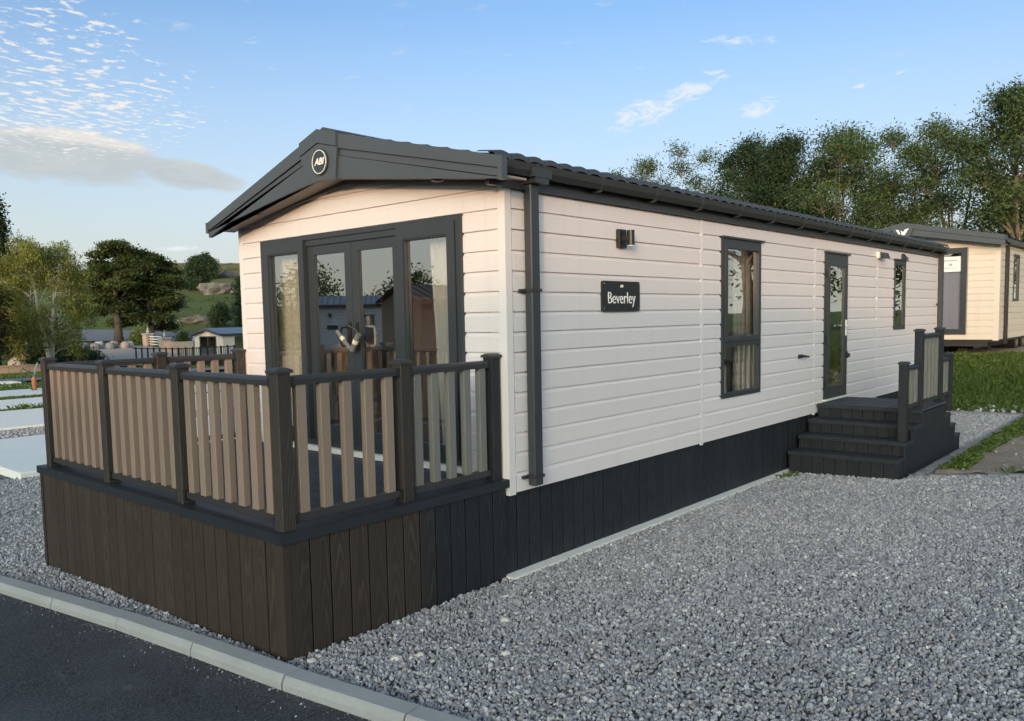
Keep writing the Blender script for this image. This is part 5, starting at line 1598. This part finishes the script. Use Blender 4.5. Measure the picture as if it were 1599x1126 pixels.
# rock outcrops on the hill
def rock(label, x_, y_, sx, sy, sz, seed):
    bm = bmesh.new(); bmesh.ops.create_icosphere(bm, subdivisions=4, radius=1)
    r2 = np.random.default_rng(seed); ph = r2.random(12) * 6
    for v in bm.verts:
        c = v.co; n = 0
        for k in range(6): n += math.sin(c.x * (3 + 2.3 * k) + ph[k]) * math.sin(c.y * (2.6 + 2 * k) + ph[k + 6]) * math.cos(c.z * (2 + 2.2 * k) + ph[k]) / (1 + k)
        v.co = c * (1 + .28 * n)
        v.co.x *= sx; v.co.y *= sy; v.co.z *= sz
    me = bpy.data.meshes.new('rock_outcrop'); bm.to_mesh(me); bm.free(); me.materials.append(MAT['rock'])
    o = link('rock_outcrop', me, None, (x_, y_, hz(x_, y_) + sz * .25)); tag(o, label, 'rock', 'rock outcrops on the hillside')
rock('grey rock face low on the green slope above the far caravan', 56.3, 110.8, 3.0, 1.2, .8, 1)
rock('long rocky ledge across the middle of the hillside', 83.5, 153.0, 4.2, 1.6, 1.9, 2)
rock('rocky ledge beside the lodge corner on the hillside', 88.5, 150.0, 3.4, 1.6, 1.9, 3)
rock('small pale rocks high on the hillside below the skyline', 114.0, 200.0, 4.5, 1.6, 1.0, 4)


# ------------------------------------------------------------------ loose cover: gravel, grass, weeds
def inside(P, poly):
    poly = np.asarray(poly); x_, y_ = P[:, 0], P[:, 1]; c = np.zeros(len(P), bool)
    j = len(poly) - 1
    for i in range(len(poly)):
        xi, yi = poly[i]; xj, yj = poly[j]
        hit = ((yi > y_) != (yj > y_)) & (x_ < (xj - xi) * (y_ - yi) / (yj - yi + 1e-12) + xi)
        c ^= hit; j = i
    return c


def gravel_points(poly, dens, box, excl=()):
    x0, x1, y0, y1 = box
    n = int((x1 - x0) * (y1 - y0) * dens)
    P = np.stack([rng.uniform(x0, x1, n), rng.uniform(y0, y1, n)], -1)
    D = np.hypot(P[:, 0] + 4.6, P[:, 1] + 4.05)
    k = inside(P, poly)
    for e in excl: k &= ~inside(P, e)
    return P[k], D[k]


def scatter(name, P, size, lift, label=None):
    z = H(P[:, 0], P[:, 1]) + lift
    V = np.concatenate([P, z[:, None]], -1)
    me = bpy.data.meshes.new(name)
    me.vertices.add(len(V)); me.vertices.foreach_set('co', V.astype(np.float32).ravel())
    a = me.attributes.new('size', 'FLOAT', 'POINT'); a.data.foreach_set('value', size.astype(np.float32))
    o = link(name, me); o['kind'] = 'stuff'
    me.materials.append(MAT['stone'])
    md = o.modifiers.new('stones', 'NODES')
    g = bpy.data.node_groups.get('stone_scatter')
    if g is None:
        g = bpy.data.node_groups.new('stone_scatter', 'GeometryNodeTree')
        g.interface.new_socket('Geometry', in_out='INPUT', socket_type='NodeSocketGeometry')
        g.interface.new_socket('Geometry', in_out='OUTPUT', socket_type='NodeSocketGeometry')
        N = g.nodes; Lk = g.links
        gi = N.new('NodeGroupInput'); go = N.new('NodeGroupOutput')
        ico = N.new('GeometryNodeMeshIcoSphere'); ico.inputs['Radius'].default_value = 1.0; ico.inputs['Subdivisions'].default_value = 1
        nz = N.new('ShaderNodeTexNoise'); nz.inputs['Scale'].default_value = 1.1; nz.inputs['Detail'].default_value = 1.0
        sub = N.new('ShaderNodeVectorMath'); sub.operation = 'SUBTRACT'; sub.inputs[1].default_value = (.5, .5, .5)
        scl = N.new('ShaderNodeVectorMath'); scl.operation = 'SCALE'; scl.inputs['Scale'].default_value = 1.7
        sp_ = N.new('GeometryNodeSetPosition')
        Lk.new(nz.outputs['Color'], sub.inputs[0]); Lk.new(sub.outputs[0], scl.inputs[0]); Lk.new(scl.outputs[0], sp_.inputs['Offset'])
        Lk.new(ico.outputs['Mesh'], sp_.inputs['Geometry'])
        sm = N.new('GeometryNodeSetMaterial'); sm.inputs['Material'].default_value = MAT['stone']
        Lk.new(sp_.outputs[0], sm.inputs[0])
        iop = N.new('GeometryNodeInstanceOnPoints')
        rv_ = N.new('FunctionNodeRandomValue'); rv_.data_type = 'FLOAT_VECTOR'; rv_.inputs[0].default_value = (0, 0, 0); rv_.inputs[1].default_value = (6.28, 6.28, 6.28)
        rs_ = N.new('FunctionNodeRandomValue'); rs_.data_type = 'FLOAT_VECTOR'; rs_.inputs[0].default_value = (.75, .55, .5); rs_.inputs[1].default_value = (1.35, 1.0, .85); rs_.inputs['Seed'].default_value = 5
        na = N.new('GeometryNodeInputNamedAttribute'); na.data_type = 'FLOAT'; na.inputs['Name'].default_value = 'size'
        ms = N.new('ShaderNodeVectorMath'); ms.operation = 'SCALE'
        Lk.new(rs_.outputs[0], ms.inputs[0]); Lk.new(na.outputs[0], ms.inputs['Scale'])
        Lk.new(gi.outputs[0], iop.inputs['Points']); Lk.new(sm.outputs[0], iop.inputs['Instance'])
        Lk.new(rv_.outputs[0], iop.inputs['Rotation']); Lk.new(ms.outputs[0], iop.inputs['Scale'])
        Lk.new(iop.outputs[0], go.inputs[0])
    md.node_group = g
    return o


kin = [(x_ + .02, y_) for x_, y_ in KERB]
drive = kin + [(5.45 + (1.36 - 9.0) * -.504 * 1.0 + .0, -9.0)] + [(5.50, -1.40), (5.2, -1.33), (5.2, -0.09), (0.0, -0.09), (0.0, -0.01), (-2.02, -0.01), (-2.02, 3.8), (-0.1, 3.8), (-0.1, 8.7), (-2.9, 8.7)]
drive[len(kin)] = (9.3, -9.0)
P, D = gravel_points(drive, 4200, (-3.6, 9.4, -9, 9))
vis = (P[:, 0] + 4.6) * .7457 + (P[:, 1] + 4.05) * .6612 > 2.2
P, D = P[vis], D[vis]
keep = rng.random(len(P)) < np.clip(7.5 / D, .35, 1)
P, D = P[keep], D[keep]
sz = rng.gamma(9, .0012, len(P)).clip(.005, .021) * np.clip(D / 7.5, 1, 1.35)
scatter('gravel', P, sz, .004 + rng.random(len(P)) * .012)
back = [(8.15, -1.38), (12.4, -1.38), (12.5, .2), (12.3, .2), (12.25, -.1), (8.15, -.1)]
P, D = gravel_points(back, 1600, (8, 12.6, -1.4, .3))
scatter('gravel', P, rng.uniform(.012, .024, len(P)), .004)
P, D = gravel_points([(-3.5, 12.9), (6, 12.9), (6, 14.9), (-3.5, 14.9)], 500, (-3.5, 6, 12.9, 14.9))
scatter('gravel', P, rng.uniform(.018, .034, len(P)), .012)
P, D = gravel_points([(-.0, 3.85), (12, 3.85), (12, 8.7), (-.0, 8.7)], 300, (0, 12, 3.85, 8.7))
scatter('gravel', P, rng.uniform(.018, .03, len(P)), .004)
# a few larger pale stones lying on top
ps = [(-1.62, -.52, 0.031, 'pale chunky stone near the deck corner, with a tan stone beside it'), (-1.50, -.60, 0.026, 'tan stone touching the pale chunky stone near the deck corner'), (-.78, -.62, 0.031, 'flat white stone on the gravel below the fifth plank of the deck side'), (-1.2, -1.0, 0.027, 'pale stone lying in front of the deck side planks'), (4.2, -3.1, 0.031, 'lone white stone on the gravel far out at the right'), (-1.93, -.13, 0.024, 'small pink stone against the deck corner'), (-1.86, -.10, 0.019, 'small white stone against the deck corner')]
for i, (x_, y_, s_, lb) in enumerate(ps):
    bm = bmesh.new(); bmesh.ops.create_icosphere(bm, subdivisions=2, radius=s_)
    for v in bm.verts: v.co = v.co * random.uniform(.8, 1.12); v.co.x *= 1.2; v.co.z *= .6
    me = bpy.data.meshes.new('pale_stone'); bm.to_mesh(me); bm.free(); me.materials.append(MAT['pale_stone'])
    o = link('pale_stone', me, None, (x_, y_, hz(x_, y_) + .022), random.random() * 3); tag(o, lb, 'stone', 'larger pale stones on the gravel')


def blades(name, P, hgt, wid, mat='grass', lift=0.0, spread=.35):
    n = len(P); z = H(P[:, 0], P[:, 1]) + lift
    b = np.concatenate([P, z[:, None]], -1)
    an = rng.random(n) * 6.283; d = np.stack([np.cos(an), np.sin(an), np.zeros(n)], -1)
    h = hgt * rng.uniform(.5, 1.3, n)[:, None]
    w = wid * rng.uniform(.6, 1.3, n)[:, None]
    sd_ = np.stack([-d[:, 1], d[:, 0], np.zeros(n)], -1)
    up = np.array([0, 0, 1.0])
    ln = rng.uniform(.1, 1.0, n)[:, None] * spread * 2
    V = np.stack([b - sd_ * w, b + sd_ * w, b + up * h * .6 + d * h * ln * .4 + sd_ * w * .7, b + up * h * (1 - ln * .3) + d * h * ln], 1).reshape(-1, 3)
    k = np.arange(n)[:, None] * 4
    F = np.concatenate([k + np.array([[0, 1, 2]]), k + np.array([[0, 2, 3]])])
    tint = np.repeat(np.clip(rng.normal(.45, .25, n), 0, 1), 4)
    o = link(name, np_mesh(name, V, F, mat, tint)); o['kind'] = 'stuff'
    return o


def rnd_poly(poly, n):
    poly = np.asarray(poly); lo, hi = poly.min(0), poly.max(0)
    P = np.stack([rng.uniform(lo[0], hi[0], n), rng.uniform(lo[1], hi[1], n)], -1)
    return P[inside(P, poly)]


def patchy(P, f=1.3, thr=.0, seed=0):
    v = np.sin(P[:, 0] * f * 2.1 + seed) * np.cos(P[:, 1] * f * 2.7 + seed * 2) + .6 * np.sin(P[:, 0] * f * 5.3 + P[:, 1] * f * 4.1 + seed) + .4 * np.sin(P[:, 0] * f * 11 - P[:, 1] * f * 9.3)
    return P[v > thr]


bank_poly = [(12.7, 1.5), (12.75, -1.5), (12.9, -4), (17.0, -4), (16.8, 1.5)]
blades('grass', rnd_poly(bank_poly, 60000), .075, .008)
blades('grass', patchy(rnd_poly(bank_poly, 7000), 1.1, .4, 3), .13, .018, spread=.7)
edge = [(5.9, -1.58), (12.6, -1.52), (12.7, -1.95), (8.0, -1.8), (6.1, -1.85)]
blades('grass', patchy(rnd_poly(edge, 9000), 1.5, -.3, 1), .07, .010, lift=.03, spread=.6)
soilp = [(6.1, -1.8), (13, -1.9), (15, -8), (9.0, -8)]
blades('grass', patchy(rnd_poly(soilp, 14000), .8, 1.0, 5), .08, .010, lift=.03, spread=.6)
near_edge = [(5.85, -1.75), (6.1, -1.75), (8.3, -6.2), (8.0, -6.2)]
blades('grass', patchy(rnd_poly([(5.8, -1.65), (6.1, -1.7), (8.75, -7), (8.3, -7)], 6000), 1.4, .1, 8), .07, .011, lift=.03, spread=.7)
for poly, h_ in (([(-2, 18.9), (12, 18.9), (12, 19.4), (-2, 19.4)], .08), ([(-2, 22.5), (12, 22.5), (12, 23.4), (-2, 23.4)], .10), ([(-4, 26.5), (9, 26.5), (14, 31), (-4, 31)], .07), ([(2, 36.8), (18, 36.8), (18, 42), (2, 42)], .12)):
    blades('grass', rnd_poly(poly, 12000), h_, .022)
# bracken and tussocks on the hillside, small stones on the bare soil
hp = rng.uniform(0, 1, (900, 2)); hD = 126 + hp[:, 0] ** .8 * 170; ha = np.radians(54 + hp[:, 1] * 20)
hx, hy = -4.6 + hD * np.cos(ha), -4.05 + hD * np.sin(ha)
kk = np.sin(hx * .09) * np.cos(hy * .07 + 1) + .7 * np.sin(hx * .21 + hy * .17) > .15
hc = np.stack([hx, hy, H(hx, hy) + .15], -1)[kk]
for nm, mt, sl in (('undergrowth', 'leaf_oak', slice(0, None, 2)), ('undergrowth', 'leaf_cherry', slice(1, None, 2))):
    o = link(nm, leaf_mesh(nm, hc[sl], 26, .55, .16, mt, squash=.5)); o['kind'] = 'stuff'
P = rnd_poly([(5.9, -1.7), (12.6, -1.7), (13.2, -8), (9.2, -8)], 900)
scatter('soil_stones', P, rng.gamma(3, .006, len(P)).clip(.006, .05), .035)
P = rnd_poly([(12.6, 1.0), (13.0, 1.0), (13.1, -1.6), (12.6, -1.6)], 160)
scatter('soil_stones', P, rng.gamma(3, .008, len(P)).clip(.008, .06), .02)
# grit washed against the road side of the kerb
tt = rng.random(1500); kp = resample([(x - 0.14, y) for x, y in KERB], 400)
gi_ = (tt * 399).astype(int); P = kp[gi_] - np.stack([rng.exponential(.05, 1500), np.zeros(1500)], -1)
scatter('road_grit', P[P[:, 1] < 5], rng.gamma(3, .0011, len(P))[P[:, 1] < 5].clip(.002, .008), -.032)
P = np.stack([rng.uniform(-6, -2.2, 220), rng.uniform(-4, 6, 220)], -1); kx = np.interp(P[:, 1], [k[1] for k in KERB][::-1], [k[0] for k in KERB][::-1]) - .2
P = P[P[:, 0] < kx]; scatter('road_grit', P, rng.gamma(2, .0014, len(P)).clip(.002, .009), -.033)
# weeds by the slab and steps
blades('weeds', rnd_poly([(4.75, -.20), (5.2, -.20), (5.2, -.08), (4.75, -.08)], 220), .05, .010, spread=.9)
blades('weeds', rnd_poly([(2.5, 18.85), (4.4, 18.85), (4.4, 19.3), (2.5, 19.3)], 260), .20, .014, spread=.5)
